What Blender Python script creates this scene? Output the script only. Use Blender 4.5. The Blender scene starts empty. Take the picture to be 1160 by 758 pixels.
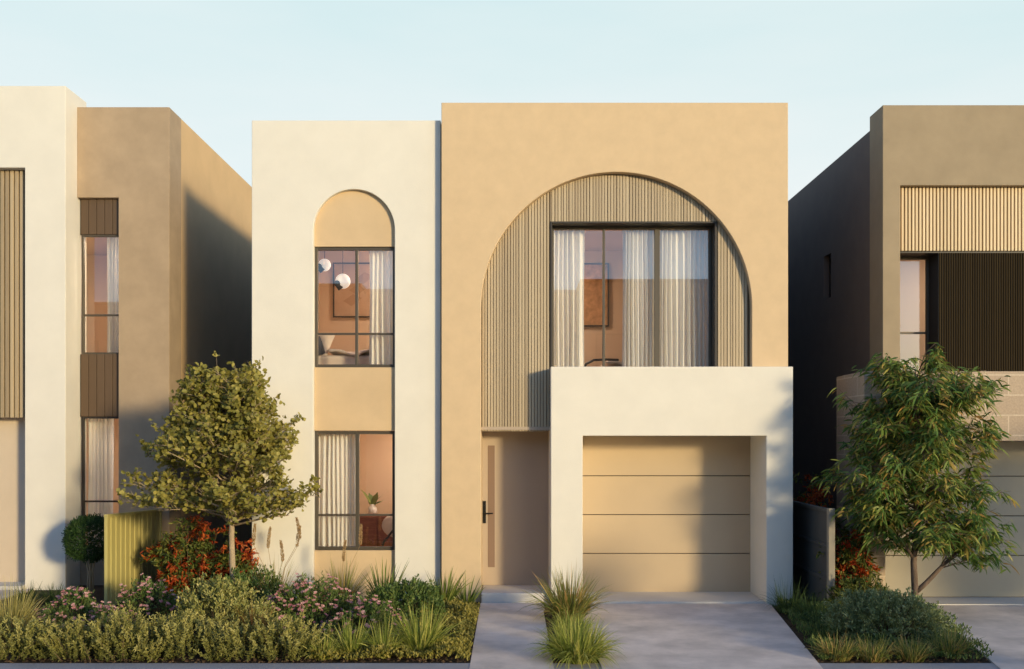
import bpy, math, random
import numpy as np
from mathutils import Vector

PI = math.pi
random.seed(7)
RNG = np.random.default_rng(11)
S = bpy.context.scene
COL = S.collection

# ------------------------------------------------------------------ helpers
def tag(o, label=None, cat=None, group=None, kind=None):
    if label: o['label'] = label
    if cat: o['category'] = cat
    if group: o['group'] = group
    if kind: o['kind'] = kind
    return o

def empty(name, loc=(0, 0, 0), rz=0.0, scale=1.0):
    o = bpy.data.objects.new(name, None)
    COL.objects.link(o)
    o.location = loc
    o.rotation_euler = (0, 0, rz)
    o.scale = (scale, scale, scale)
    o.empty_display_size = 0.2
    return o

def link(name, me, mat=None, parent=None):
    o = bpy.data.objects.new(name, me)
    COL.objects.link(o)
    if mat: me.materials.append(mat)
    if parent: o.parent = parent
    return o

def copy_tree(o, parent=None):
    c = o.copy(); COL.objects.link(c); c.parent = parent
    for ch in list(o.children): copy_tree(ch, c)
    return c

class MB:
    """collects solid pieces into one mesh"""
    def __init__(s): s.v, s.f = [], []
    def add(s, vs, fs):
        n = len(s.v); s.v += [tuple(v) for v in vs]; s.f += [tuple(i + n for i in f) for f in fs]; return s
    def box(s, x0, x1, y0, y1, z0, z1):
        vs = [(x, y, z) for z in (z0, z1) for y in (y0, y1) for x in (x0, x1)]
        return s.add(vs, [(0, 2, 3, 1), (4, 5, 7, 6), (0, 1, 5, 4), (2, 6, 7, 3), (0, 4, 6, 2), (1, 3, 7, 5)])
    def prism(s, outline, y0, y1):
        """outline: list of (x,z), clockwise seen from the street or not - fixed up later"""
        a = sum(p[0] * q[1] - q[0] * p[1] for p, q in zip(outline, outline[1:] + outline[:1]))
        if a < 0: outline = outline[::-1]
        n = len(outline)
        vs = [(x, y0, z) for x, z in outline] + [(x, y1, z) for x, z in outline]
        fs = [tuple(range(n)), tuple(range(2 * n - 1, n - 1, -1))]
        fs += [(i, i + n, (i + 1) % n + n, (i + 1) % n) for i in range(n)]
        return s.add(vs, fs)
    def slab(s, outline, z0, z1):
        a = sum(p[0] * q[1] - q[0] * p[1] for p, q in zip(outline, outline[1:] + outline[:1]))
        if a < 0: outline = outline[::-1]
        n = len(outline)
        vs = [(x, y, z0) for x, y in outline] + [(x, y, z1) for x, y in outline]
        fs = [tuple(range(n - 1, -1, -1)), tuple(range(n, 2 * n))]
        fs += [(i, (i + 1) % n, (i + 1) % n + n, i + n) for i in range(n)]
        return s.add(vs, fs)
    def tube(s, pts, rad, n=7, cap=True):
        pts = [Vector(p) for p in pts]
        rings = []
        up = Vector((0.31, 0.87, 0.37))
        for i, p in enumerate(pts):
            d = (pts[min(i + 1, len(pts) - 1)] - pts[max(i - 1, 0)])
            if d.length < 1e-9: d = Vector((0, 0, 1))
            d.normalize()
            a = d.cross(up)
            if a.length < 1e-3: a = d.cross(Vector((1, 0, 0)))
            a.normalize(); b = d.cross(a)
            r = rad[i] if isinstance(rad, (list, tuple)) else rad
            rings.append([p + (a * math.cos(t) + b * math.sin(t)) * r for t in [2 * PI * k / n for k in range(n)]])
        vs = [v for r in rings for v in r]
        fs = []
        for i in range(len(pts) - 1):
            for k in range(n):
                fs.append((i * n + k, (i + 1) * n + k, (i + 1) * n + (k + 1) % n, i * n + (k + 1) % n))
        if cap:
            fs.append(tuple(range(n))); fs.append(tuple((len(pts) - 1) * n + k for k in range(n - 1, -1, -1)))
        return s.add(vs, fs)
    def ball(s, c, r, nu=20, nv=12, sq=(1, 1, 1)):
        vs, fs = [], []
        for j in range(nv + 1):
            t = PI * j / nv
            for i in range(nu):
                p = 2 * PI * i / nu
                vs.append((c[0] + r * sq[0] * math.sin(t) * math.cos(p), c[1] + r * sq[1] * math.sin(t) * math.sin(p), c[2] + r * sq[2] * math.cos(t)))
        for j in range(nv):
            for i in range(nu):
                a, b = j * nu + i, j * nu + (i + 1) % nu
                fs.append((a, a + nu, b + nu, b))
        return s.add(vs, fs)
    def build(s, name, mat, parent=None, bevel=0.0, smooth=False):
        me = bpy.data.meshes.new(name)
        me.from_pydata(s.v, [], s.f); me.validate(); me.update()
        if smooth:
            for p in me.polygons: p.use_smooth = True
        o = link(name, me, mat, parent)
        if bevel:
            m = o.modifiers.new('edge', 'BEVEL'); m.width = bevel; m.segments = 2; m.limit_method = 'ANGLE'; m.angle_limit = math.radians(40)
        return o

def quads_mesh(name, V, Q, rnd, mat, parent=None):
    me = bpy.data.meshes.new(name)
    nv, nf = len(V), len(Q)
    me.vertices.add(nv); me.vertices.foreach_set('co', np.asarray(V, np.float32).ravel())
    me.loops.add(nf * 4); me.loops.foreach_set('vertex_index', np.asarray(Q, np.int32).ravel())
    me.polygons.add(nf)
    me.polygons.foreach_set('loop_start', np.arange(0, nf * 4, 4, dtype=np.int32))
    me.update(calc_edges=True)
    at = me.attributes.new('rnd', 'FLOAT', 'FACE')
    at.data.foreach_set('value', np.asarray(rnd, np.float32))
    me.polygons.foreach_set('use_smooth', np.ones(nf, bool))
    return link(name, me, mat, parent)

def nrm(a): return a / np.maximum(np.linalg.norm(a, axis=-1, keepdims=True), 1e-9)

class LB:
    """collects leaves and blades (all quads)"""
    def __init__(s): s.V, s.Q, s.R, s.n = [], [], [], 0
    def leaf(s, P, D, L, W, rng=RNG, fold=0.25, upbias=0.6, r=None):
        P = np.asarray(P, float); n = len(P); D = nrm(np.asarray(D, float))
        L = np.broadcast_to(L, (n,))[:, None]; W = np.broadcast_to(W, (n,))[:, None]
        ref = rng.normal(size=(n, 3)) * (1 - upbias) + np.array([0.5, -0.6, 0.6]) * upbias
        Sd = nrm(np.cross(D, ref)); N = nrm(np.cross(Sd, D))
        f = N * W * fold
        v = np.stack([P, P + D * L * .3 + Sd * W * .42 + f, P + D * L * .72 + Sd * W * .4 + f, P + D * L - f * .6,
                      P + D * L * .72 - Sd * W * .4 + f, P + D * L * .3 - Sd * W * .42 + f], 1)
        idx = np.arange(n)[:, None] * 6 + s.n
        q = np.concatenate([idx + [0, 1, 2, 3], idx + [0, 3, 4, 5]], 1).reshape(-1, 4)
        rr = rng.random(n) if r is None else r
        s.V.append(v.reshape(-1, 3)); s.Q.append(q); s.R.append(np.repeat(rr, 2)); s.n += n * 6
    def blade(s, P, D, L, W, k=4, droop=0.4, rng=RNG, prof=None, r=None, face=None):
        P = np.asarray(P, float); n = len(P); D = nrm(np.asarray(D, float))
        L = np.broadcast_to(L, (n,)); W = np.broadcast_to(W, (n,)); droop = np.broadcast_to(droop, (n,))
        h = np.cross(D, face if face is not None else np.array([0, 0, 1.0])) + rng.normal(size=(n, 3)) * .25
        Sd = nrm(h)
        vs = []
        for j in range(k + 1):
            t = j / k
            w = (prof(t) if prof else (1 - t ** 1.8) * .9 + .04) * W / 2
            c = P + D * (L * t)[:, None] + np.array([0, 0, -1.0]) * (droop * L * t * t)[:, None]
            vs += [c - Sd * w[:, None], c + Sd * w[:, None]]
        v = np.stack(vs, 1)
        idx = np.arange(n)[:, None] * (2 * k + 2) + s.n
        q = np.concatenate([idx + [2 * j, 2 * j + 1, 2 * j + 3, 2 * j + 2] for j in range(k)], 1).reshape(-1, 4)
        rr = rng.random(n) if r is None else r
        s.V.append(v.reshape(-1, 3)); s.Q.append(q); s.R.append(np.repeat(rr, k)); s.n += n * (2 * k + 2)
    def build(s, name, mat, parent=None):
        return quads_mesh(name, np.concatenate(s.V), np.concatenate(s.Q), np.concatenate(s.R), mat, parent)

# ------------------------------------------------------------------ materials
def new_mat(name):
    m = bpy.data.materials.new(name); m.use_nodes = True
    nt = m.node_tree
    return m, nt, nt.nodes['Principled BSDF'], nt.links

def simple(name, col, rough=0.6, metal=0.0, spec=0.4):
    m, nt, b, L = new_mat(name)
    b.inputs['Base Color'].default_value = (*col, 1); b.inputs['Roughness'].default_value = rough
    b.inputs['Metallic'].default_value = metal; b.inputs['Specular IOR Level'].default_value = spec
    return m

def noisy(name, col, var=0.08, scale=2.5, rough=0.85, bump=0.15, bscale=90, spec=0.25, tint=None, stretch=None):
    """rendered / mineral surface: mottled base colour, fine bump"""
    m, nt, b, L = new_mat(name)
    tc = nt.nodes.new('ShaderNodeTexCoord')
    src = tc.outputs['Object']
    if stretch:
        mp = nt.nodes.new('ShaderNodeMapping'); mp.inputs['Scale'].default_value = stretch
        L.new(src, mp.inputs['Vector']); src = mp.outputs['Vector']
    n1 = nt.nodes.new('ShaderNodeTexNoise'); n1.inputs['Scale'].default_value = scale; n1.inputs['Detail'].default_value = 6; n1.inputs['Roughness'].default_value = .6
    L.new(src, n1.inputs['Vector'])
    cr = nt.nodes.new('ShaderNodeValToRGB')
    lo = tuple(c * (1 - var) for c in col); hi = tuple(min(1, c * (1 + var)) for c in col)
    if tint: lo = tuple(c * t for c, t in zip(lo, tint))
    cr.color_ramp.elements[0].position = .3; cr.color_ramp.elements[0].color = (*lo, 1)
    cr.color_ramp.elements[1].position = .7; cr.color_ramp.elements[1].color = (*hi, 1)
    L.new(n1.outputs['Fac'], cr.inputs['Fac']); L.new(cr.outputs['Color'], b.inputs['Base Color'])
    n2 = nt.nodes.new('ShaderNodeTexNoise'); n2.inputs['Scale'].default_value = bscale; n2.inputs['Detail'].default_value = 4
    L.new(tc.outputs['Object'], n2.inputs['Vector'])
    bp = nt.nodes.new('ShaderNodeBump'); bp.inputs['Strength'].default_value = bump; bp.inputs['Distance'].default_value = .01
    L.new(n2.outputs['Fac'], bp.inputs['Height']); L.new(bp.outputs['Normal'], b.inputs['Normal'])
    b.inputs['Roughness'].default_value = rough; b.inputs['Specular IOR Level'].default_value = spec
    return m

def slats_mat(name, dark, light, pitch, rough=.55):
    """each batten has its own wood tone, with grain along its length"""
    m, nt, b, L = new_mat(name)
    tc = nt.nodes.new('ShaderNodeTexCoord'); sx = nt.nodes.new('ShaderNodeSeparateXYZ'); L.new(tc.outputs['Object'], sx.inputs[0])
    d = nt.nodes.new('ShaderNodeMath'); d.operation = 'DIVIDE'; d.inputs[1].default_value = pitch; L.new(sx.outputs['X'], d.inputs[0])
    fl = nt.nodes.new('ShaderNodeMath'); fl.operation = 'FLOOR'; L.new(d.outputs[0], fl.inputs[0])
    wn = nt.nodes.new('ShaderNodeTexWhiteNoise'); wn.noise_dimensions = '1D'; L.new(fl.outputs[0], wn.inputs['W'])
    mp = nt.nodes.new('ShaderNodeMapping'); mp.inputs['Scale'].default_value = (60, 60, 2.5); L.new(tc.outputs['Object'], mp.inputs['Vector'])
    ns = nt.nodes.new('ShaderNodeTexNoise'); ns.inputs['Scale'].default_value = 1.0; ns.inputs['Detail'].default_value = 5; L.new(mp.outputs[0], ns.inputs['Vector'])
    ma = nt.nodes.new('ShaderNodeMath'); ma.operation = 'MULTIPLY_ADD'; ma.inputs[1].default_value = .55
    L.new(wn.outputs['Value'], ma.inputs[0])
    mb = nt.nodes.new('ShaderNodeMath'); mb.operation = 'MULTIPLY'; mb.inputs[1].default_value = .45; L.new(ns.outputs['Fac'], mb.inputs[0]); L.new(mb.outputs[0], ma.inputs[2])
    cr = nt.nodes.new('ShaderNodeValToRGB'); cr.color_ramp.elements[0].position = .15; cr.color_ramp.elements[0].color = (*dark, 1)
    cr.color_ramp.elements[1].position = .85; cr.color_ramp.elements[1].color = (*light, 1)
    L.new(ma.outputs[0], cr.inputs['Fac']); L.new(cr.outputs['Color'], b.inputs['Base Color'])
    b.inputs['Roughness'].default_value = rough
    return m

def leaf_mat(name, cols, transl=0.35, rough=0.5, spec=0.3):
    m, nt, b, L = new_mat(name)
    at = nt.nodes.new('ShaderNodeAttribute'); at.attribute_name = 'rnd'
    cr = nt.nodes.new('ShaderNodeValToRGB')
    el = cr.color_ramp.elements
    while len(el) < len(cols): el.new(.5)
    for i, c in enumerate(cols):
        el[i].position = i / (len(cols) - 1); el[i].color = (*c, 1)
    L.new(at.outputs['Fac'], cr.inputs['Fac'])
    L.new(cr.outputs['Color'], b.inputs['Base Color'])
    b.inputs['Roughness'].default_value = rough; b.inputs['Specular IOR Level'].default_value = spec
    tr = nt.nodes.new('ShaderNodeBsdfTranslucent'); L.new(cr.outputs['Color'], tr.inputs['Color'])
    mx = nt.nodes.new('ShaderNodeMixShader'); mx.inputs['Fac'].default_value = transl
    L.new(b.outputs[0], mx.inputs[1]); L.new(tr.outputs[0], mx.inputs[2])
    L.new(mx.outputs[0], nt.nodes['Material Output'].inputs['Surface'])
    return m

def glass_mat(name, refl=.15, tint=(1, 1, 1)):
    m, nt, b, L = new_mat(name); nt.nodes.remove(b)
    lw = nt.nodes.new('ShaderNodeLayerWeight'); lw.inputs['Blend'].default_value = .5
    pw = nt.nodes.new('ShaderNodeMath'); pw.operation = 'POWER'; pw.inputs[1].default_value = 4; L.new(lw.outputs['Facing'], pw.inputs[0])
    fr = nt.nodes.new('ShaderNodeMath'); fr.operation = 'MULTIPLY_ADD'; fr.inputs[1].default_value = 1 - refl; fr.inputs[2].default_value = refl; L.new(pw.outputs[0], fr.inputs[0])
    t = nt.nodes.new('ShaderNodeBsdfTransparent'); t.inputs['Color'].default_value = (*tint, 1)
    g = nt.nodes.new('ShaderNodeBsdfGlossy'); g.inputs['Roughness'].default_value = 0.0
    mx = nt.nodes.new('ShaderNodeMixShader')
    L.new(fr.outputs[0], mx.inputs[0]); L.new(t.outputs[0], mx.inputs[1]); L.new(g.outputs[0], mx.inputs[2])
    L.new(mx.outputs[0], nt.nodes['Material Output'].inputs['Surface'])
    return m

def emit_mat(name, col, st):
    m, nt, b, L = new_mat(name)
    b.inputs['Base Color'].default_value = (.9, .88, .84, 1)
    b.inputs['Emission Color'].default_value = (*col, 1); b.inputs['Emission Strength'].default_value = st
    return m

def cloth_mat(name, col, tr=.45):
    m, nt, b, L = new_mat(name)
    b.inputs['Base Color'].default_value = (*col, 1); b.inputs['Roughness'].default_value = .95; b.inputs['Specular IOR Level'].default_value = .1
    t = nt.nodes.new('ShaderNodeBsdfTranslucent'); t.inputs['Color'].default_value = (*col, 1)
    mx = nt.nodes.new('ShaderNodeMixShader'); mx.inputs[0].default_value = tr
    L.new(b.outputs[0], mx.inputs[1]); L.new(t.outputs[0], mx.inputs[2]); L.new(mx.outputs[0], nt.nodes['Material Output'].inputs['Surface'])
    return m

def stone_mat(name, a, b_, mortar):
    m, nt, b, L = new_mat(name)
    tc = nt.nodes.new('ShaderNodeTexCoord'); sx = nt.nodes.new('ShaderNodeSeparateXYZ'); L.new(tc.outputs['Object'], sx.inputs[0])
    ad = nt.nodes.new('ShaderNodeMath'); ad.operation = 'ADD'; L.new(sx.outputs['X'], ad.inputs[0]); L.new(sx.outputs['Y'], ad.inputs[1])
    cb = nt.nodes.new('ShaderNodeCombineXYZ'); L.new(ad.outputs[0], cb.inputs['X']); L.new(sx.outputs['Z'], cb.inputs['Y'])
    mp = nt.nodes.new('ShaderNodeMapping'); mp.inputs['Location'].default_value = (0.12, .13, 0); L.new(cb.outputs[0], mp.inputs['Vector'])
    br = nt.nodes.new('ShaderNodeTexBrick'); L.new(mp.outputs[0], br.inputs['Vector'])
    br.inputs['Color1'].default_value = (*a, 1); br.inputs['Color2'].default_value = (*b_, 1); br.inputs['Mortar'].default_value = (*mortar, 1)
    br.inputs['Scale'].default_value = 1.0; br.inputs['Brick Width'].default_value = .85; br.inputs['Row Height'].default_value = .275
    br.inputs['Mortar Size'].default_value = .009; br.offset = .37
    n = nt.nodes.new('ShaderNodeTexNoise'); n.inputs['Scale'].default_value = 38; n.inputs['Detail'].default_value = 8; n.inputs['Roughness'].default_value = .7; L.new(tc.outputs['Object'], n.inputs['Vector'])
    mx = nt.nodes.new('ShaderNodeMix'); mx.data_type = 'RGBA'; mx.blend_type = 'OVERLAY'; mx.inputs['Factor'].default_value = .45
    L.new(br.outputs['Color'], mx.inputs['A']); L.new(n.outputs['Fac'], mx.inputs['B'])
    hs = nt.nodes.new('ShaderNodeHueSaturation'); hs.inputs['Saturation'].default_value = 1.0; L.new(mx.outputs['Result'], hs.inputs['Color'])
    L.new(hs.outputs[0], b.inputs['Base Color'])
    bp = nt.nodes.new('ShaderNodeBump'); bp.inputs['Strength'].default_value = .3; bp.inputs['Distance'].default_value = .01; L.new(n.outputs['Fac'], bp.inputs['Height']); L.new(bp.outputs[0], b.inputs['Normal'])
    b.inputs['Roughness'].default_value = .85
    return m

M = {}
M['cream'] = noisy('cream_render', (.78, .73, .635), var=.03, scale=2.5)
M['tan'] = noisy('tan_render', (.67, .495, .305), var=.045, scale=4.5)
M['taninfill'] = noisy('tan_infill_render', (.65, .475, .285), var=.06, scale=2.2)
M['darktan'] = noisy('clay_render', (.42, .31, .205), var=.10, scale=2.6)
M['goldside'] = noisy('ochre_render', (.66, .45, .24), var=.05, scale=2)
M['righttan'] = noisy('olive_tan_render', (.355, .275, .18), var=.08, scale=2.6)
M['bouncedark'] = noisy('bounce_cut_render', (.075, .07, .068), var=.08)  # unseen house sides; dark tone made up to cut bounce in the gaps
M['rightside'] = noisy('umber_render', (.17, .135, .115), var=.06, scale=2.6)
M['slat'] = slats_mat('khaki_battens', (.37, .28, .175), (.56, .445, .29), .044)
M['slatback'] = simple('batten_backing', (.16, .11, .06), .8)
M['leftslat'] = slats_mat('grey_gold_battens', (.30, .22, .13), (.55, .42, .25), .075)
M['goldslat'] = slats_mat('pale_gold_battens', (.62, .46, .26), (.8, .62, .38), .052)
M['darkslat'] = slats_mat('bronze_fluting', (.036, .024, .010), (.055, .037, .016), .035, .9)
M['darkslat'].node_tree.nodes['Principled BSDF'].inputs['Specular IOR Level'].default_value = .08
M['brownboard'] = noisy('brown_boards', (.12, .078, .048), var=.12, scale=3, rough=.55, stretch=(1, 1, .1))
M['bronze'] = simple('bronze_frame', (.10, .083, .062), .45, .3)
M['darkframe'] = simple('dark_frame', (.035, .03, .027), .45, .2)
M['revealdark'] = simple('window_reveal_metal', (.05, .042, .035), .5, .2)
M['garage'] = noisy('khaki_sectional_door', (.56, .425, .275), var=.025, scale=2, rough=.5, bump=.06, bscale=160)
M['garageleft'] = noisy('taupe_panel', (.62, .50, .37), var=.03, scale=2, rough=.6)
M['garageright'] = noisy('grey_beige_sectional_door', (.42, .365, .275), var=.02, scale=2, rough=.5, bump=.06)
M['door'] = noisy('taupe_painted_door', (.47, .37, .275), var=.02, scale=2, rough=.45, bump=.04, bscale=150)
M['groove'] = simple('dark_joint', (.10, .08, .06), .8)  # dark backing seen in the panel joints
M['black'] = simple('black_hardware', (.02, .02, .02), .35, .5)
M['steel'] = simple('steel_lever', (.25, .24, .23), .3, .9)
M['doorglass'] = simple('smoked_door_glass', (.26, .175, .125), .2, 0, .5)
M['stone'] = stone_mat('stone_cladding', (.47, .355, .25), (.44, .33, .235), (.60, .48, .35))
M['glass'] = glass_mat('window_glass')
M['roof'] = noisy('roof_membrane', (.3, .3, .3), var=.05)
M['concrete'] = noisy('broom_concrete', (.69, .595, .525), var=.24, scale=1.8, rough=.75, bump=.3, bscale=70)
M['step'] = noisy('pale_concrete', (.66, .62, .56), var=.06, scale=2, rough=.75)
M['footpath'] = noisy('footpath_concrete', (.36, .34, .34), var=.12, scale=2, rough=.8, bump=.3)
M['asphalt'] = noisy('asphalt', (.055, .054, .053), var=.25, scale=6, rough=.9, bump=.5, bscale=160)
M['mulch'] = noisy('bark_mulch', (.052, .034, .02), var=.6, scale=26, rough=.95, bump=1.0, bscale=55)
M['lawn'] = noisy('turf', (.06, .085, .025), var=.4, scale=12, rough=.9, bump=1, bscale=80)
M['fenceolive'] = simple('olive_steel_sheet', (.50, .43, .155), .45, 0, .5)
M['fencegrey'] = noisy('grey_painted_boards', (.085, .082, .075), var=.08, scale=4, rough=.55, bump=.08)
M['fencepostlit'] = noisy('sunlit_grey_post', (.30, .26, .20), var=.06, scale=4, rough=.5, bump=.08)  # near post only; fence grey lightened to paint in sunlight
M['bark'] = noisy('pale_bark', (.42, .32, .21), var=.3, scale=14, rough=.9, bump=.8, bscale=60, stretch=(1, 1, .2))
M['barkdark'] = noisy('grey_bark', (.17, .12, .09), var=.35, scale=14, rough=.9, bump=.8, bscale=60, stretch=(1, 1, .2))
M['stem'] = noisy('woody_stem', (.12, .085, .05), var=.3, scale=20, rough=.9)
M['roomwall'] = noisy('room_paint', (.68, .505, .355), var=.02, scale=1)
M['roomfloor'] = noisy('oak_floor', (.25, .16, .09), var=.2, scale=3, rough=.5, stretch=(1, 8, 1))
M['curtain'] = cloth_mat('sheer_curtain', (.93, .90, .83), .22)
M['linen'] = noisy('linen', (.62, .53, .46), var=.06, scale=8, rough=.95)
M['linendark'] = noisy('slate_cushion', (.05, .055, .07), var=.1, scale=9, rough=.95)
M['timber'] = noisy('red_brown_timber', (.20, .075, .045), var=.25, scale=5, rough=.4, stretch=(1, 1, 6))
M['ceramic'] = simple('white_ceramic', (.75, .72, .68), .3)
M['globe'] = emit_mat('lit_opal_globe', (1, .93, .82), .45)
M['fillglow'] = emit_mat('fill_lamp_disc', (1, .82, .64), 170.0)  # glow of the unseen lamps added to the rooms
M['canvas'] = noisy('ochre_canvas', (.50, .27, .13), var=.35, scale=9, rough=.9)
M['canvaspale'] = noisy('pale_canvas', (.50, .34, .23), var=.12, scale=3, rough=.9)

# foliage
M['treeleaf'] = leaf_mat('olive_round_leaves', [(.148, .148, .031), (.297, .269, .059), (.487, .409, .104)], .3)
M['gumleaf'] = leaf_mat('gum_leaves', [(.036, .088, .026), (.101, .188, .036), (.288, .316, .065), (.576, .288, .088)], .3, .4, .3)
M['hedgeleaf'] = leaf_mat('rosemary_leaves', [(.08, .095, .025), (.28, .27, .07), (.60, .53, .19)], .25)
M['moundleaf'] = leaf_mat('pale_oval_leaves', [(.192, .221, .061), (.364, .354, .106), (.631, .554, .211)], .3)
M['greymound'] = leaf_mat('grey_green_leaves', [(.13, .175, .07), (.24, .29, .12), (.44, .46, .24)], .25)
M['deepleaf'] = leaf_mat('deep_green_leaves', [(.056, .112, .027), (.122, .188, .048), (.263, .300, .075)], .25)
M['topiary'] = leaf_mat('topiary_leaves', [(.018, .046, .013), (.036, .085, .021), (.065, .130, .033)], .25)
M['nandgreen'] = leaf_mat('nandina_green', [(.054, .090, .022), (.126, .162, .032), (.270, .252, .054)], .35)
M['nandred'] = leaf_mat('nandina_red', [(.345, .034, .014), (.575, .103, .023), (.713, .230, .057)], .4)
M['strap'] = leaf_mat('strappy_blades', [(.097, .137, .032), (.209, .241, .055), (.386, .354, .097), (.547, .322, .129)], .3)
M['spiky'] = leaf_mat('broad_blades', [(.06, .10, .02), (.14, .20, .04), (.30, .32, .08)], .3)
M['darkgrass'] = leaf_mat('dark_blades', [(.031, .059, .020), (.056, .105, .028), (.112, .154, .042)], .3)
M['limegrass'] = leaf_mat('lime_blades', [(.179, .239, .045), (.359, .404, .075), (.628, .568, .164)], .4)
M['strawgrass'] = leaf_mat('straw_blades', [(.275, .250, .069), (.500, .438, .138), (.688, .587, .250)], .4)
M['redgrass'] = leaf_mat('russet_blades', [(.09, .09, .02), (.20, .13, .03), (.32, .13, .04)], .35)
M['plume'] = leaf_mat('straw_plumes', [(.42, .27, .12), (.58, .40, .2), (.7, .52, .3)], .4)
M['pink'] = leaf_mat('pink_petals', [(.50, .19, .22), (.68, .33, .33), (.8, .50, .46)], .35)
M['cover'] = leaf_mat('yellow_green_cover', [(.157, .151, .029), (.286, .250, .051), (.429, .358, .086)], .3)

# ------------------------------------------------------------------ setting
def arc(cx, cz, r, a0, a1, n=48):
    return [(cx + r * math.cos(math.radians(a0 + (a1 - a0) * i / n)), cz + r * math.sin(math.radians(a0 + (a1 - a0) * i / n))) for i in range(n + 1)]

def sheet(name, outline, z, mat, thick=0.0):
    b = MB()
    if thick: b.slab(outline, z - thick, z)
    else: b.add([(x, y, z) for x, y in outline], [tuple(range(len(outline)))])
    o = b.build(name, mat)
    return tag(o, kind='structure')

sheet('ground', [(-400, -400), (400, -400), (400, 400), (-400, 400)], -0.12, M['lawn'])
sheet('garden_bed', [(-30, 10.15), (30, 10.15), (30, 40), (-30, 40)], -0.012, M['mulch'], .1)
sheet('footpath', [(-40, 8.3), (40, 8.3), (40, 10.13), (-40, 10.13)], 0.0, M['footpath'], .11)
sheet('kerb', [(-60, 6.3), (60, 6.3), (60, 6.5), (-60, 6.5)], 0.0, M['footpath'], .2)
sheet('verge', [(-60, 6.5), (60, 6.5), (60, 8.28), (-60, 8.28)], -0.02, M['lawn'], .09)
sheet('road', [(-200, -2.5), (200, -2.5), (200, 6.3), (-200, 6.3)], -0.10, M['asphalt'])
sheet('driveway', [(.98, 14.0), (3.62, 14.0), (3.58, 13.68), (3.07, 9.6), (3.07, 8.3), (.9, 8.3), (.9, 13.4), (.98, 13.55)], 0.006, M['concrete'], .1)
sheet('path', [(-.44, 13.83), (.54, 13.83), (.54, 13.4), (.42, 13.3), (.42, 8.3), (-.42, 8.3)], 0.004, M['concrete'], .1)
sheet('neighbour_driveway', [(5.6, 14.3), (12, 14.3), (12, 8.3), (4.6, 8.3), (4.9, 10.0), (5.7, 13.6)], 0.008, M['concrete'], .1)
sheet('left_driveway', [(-12, 15.4), (-7.3, 15.4), (-7.3, 13.2), (-7.0, 8.3), (-12, 8.3)], 0.008, M['concrete'], .1)

# ------------------------------------------------------------------ house pieces
def window(parent, x0, x1, z0, z1, y, mull=(), rails=(), fw=.035, fm='bronze', depth=.06, label=None):
    f = MB()
    f.box(x0, x0 + fw, y, y + depth, z0, z1).box(x1 - fw, x1, y, y + depth, z0, z1)
    f.box(x0 + fw, x1 - fw, y, y + depth, z0, z0 + fw).box(x0 + fw, x1 - fw, y, y + depth, z1 - fw, z1)
    for m_ in mull:
        w = m_[1] if isinstance(m_, tuple) else .03; m0 = m_[0] if isinstance(m_, tuple) else m_
        f.box(m0 - w / 2, m0 + w / 2, y - .004, y + depth - .006, z0 + fw, z1 - fw)
    for r_ in rails:
        f.box(x0 + fw, x1 - fw, y - .002, y + depth - .004, r_ - .014, r_ + .014)
    o = f.build('window', M[fm], parent, bevel=.003)
    if label: o['label'] = label
    g = MB().box(x0 + fw, x1 - fw, y + .024, y + .032, z0 + fw, z1 - fw)
    me = bpy.data.meshes.new('pane')
    yy = y + .028
    me.from_pydata([(x0 + fw * .8, yy, z0 + fw * .8), (x1 - fw * .8, yy, z0 + fw * .8), (x1 - fw * .8, yy, z1 - fw * .8), (x0 + fw * .8, yy, z1 - fw * .8)], [], [(0, 1, 2, 3)])
    link('pane', me, M['glass'], o)
    return o

def room(parent, x0, x1, y0, y1, z0, z1):
    t = .06
    w = MB().box(x0 - t, x0, y0, y1, z0, z1).box(x1, x1 + t, y0, y1, z0, z1).box(x0 - t, x1 + t, y1, y1 + t, z0, z1)
    w.box(x0 - t, x1 + t, y0, y1 + t, z1, z1 + t)
    o = w.build('room_wall', M['roomwall'], parent)
    MB().box(x0 - t, x1 + t, y0, y1 + t, z0 - t, z0).build('room_floor', M['roomfloor'], o)
    return o

def fill_lamp(x, y, z, label, power=None):  # added to brighten the rooms, set out of view of the windows
    o = empty('fill_lamp', (x, y, z))
    tag(o, label, 'fill lamp')
    MB().tube([(0, 0, 0), (0, 0, -.05)], .17, 24).build('fitting', M['ceramic'], o)
    MB().tube([(0, 0, -.052), (0, 0, -.06), (0, 0, -.065)], [.16, .155, .12], 24).build('diffuser', power or M['fillglow'], o)
    return o

def curtain(x0, x1, y, z0, z1, label, seed=0, folds=11, amp=.055, group=None):
    r = random.Random(seed)
    n = int((x1 - x0) / .006) + 2; nz = 10
    # irregular fold phase
    ph = [0.0]
    for i in range(n): ph.append(ph[-1] + .006 * folds * 2 * PI * (1 + .22 * math.sin(i * .045 + seed) + .15 * math.sin(i * .11 + 2 * seed)))
    vs, fs = [], []
    for j in range(nz + 1):
        t = j / nz
        for i in range(n):
            u = i / (n - 1)
            a = amp * (.75 + .4 * t) * (1 + .3 * math.sin(u * 9 + seed))
            yy = y + a * math.sin(ph[i] + .25 * math.sin(t * 3 + i * .02)) + .18 * a * math.sin(2.0 * ph[i] + seed)
            vs.append((x0 + (x1 - x0) * u + .006 * math.sin(t * 5 + i * .1), yy, z1 + (z0 - z1) * t))
    for j in range(nz):
        for i in range(n - 1):
            a = j * n + i; fs.append((a, a + 1, a + n + 1, a + n))
    me = bpy.data.meshes.new('curtain'); me.from_pydata(vs, [], fs)
    for p in me.polygons: p.use_smooth = True
    o = link('curtain', me, M['curtain'])
    return tag(o, label, 'curtain', group)

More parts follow.
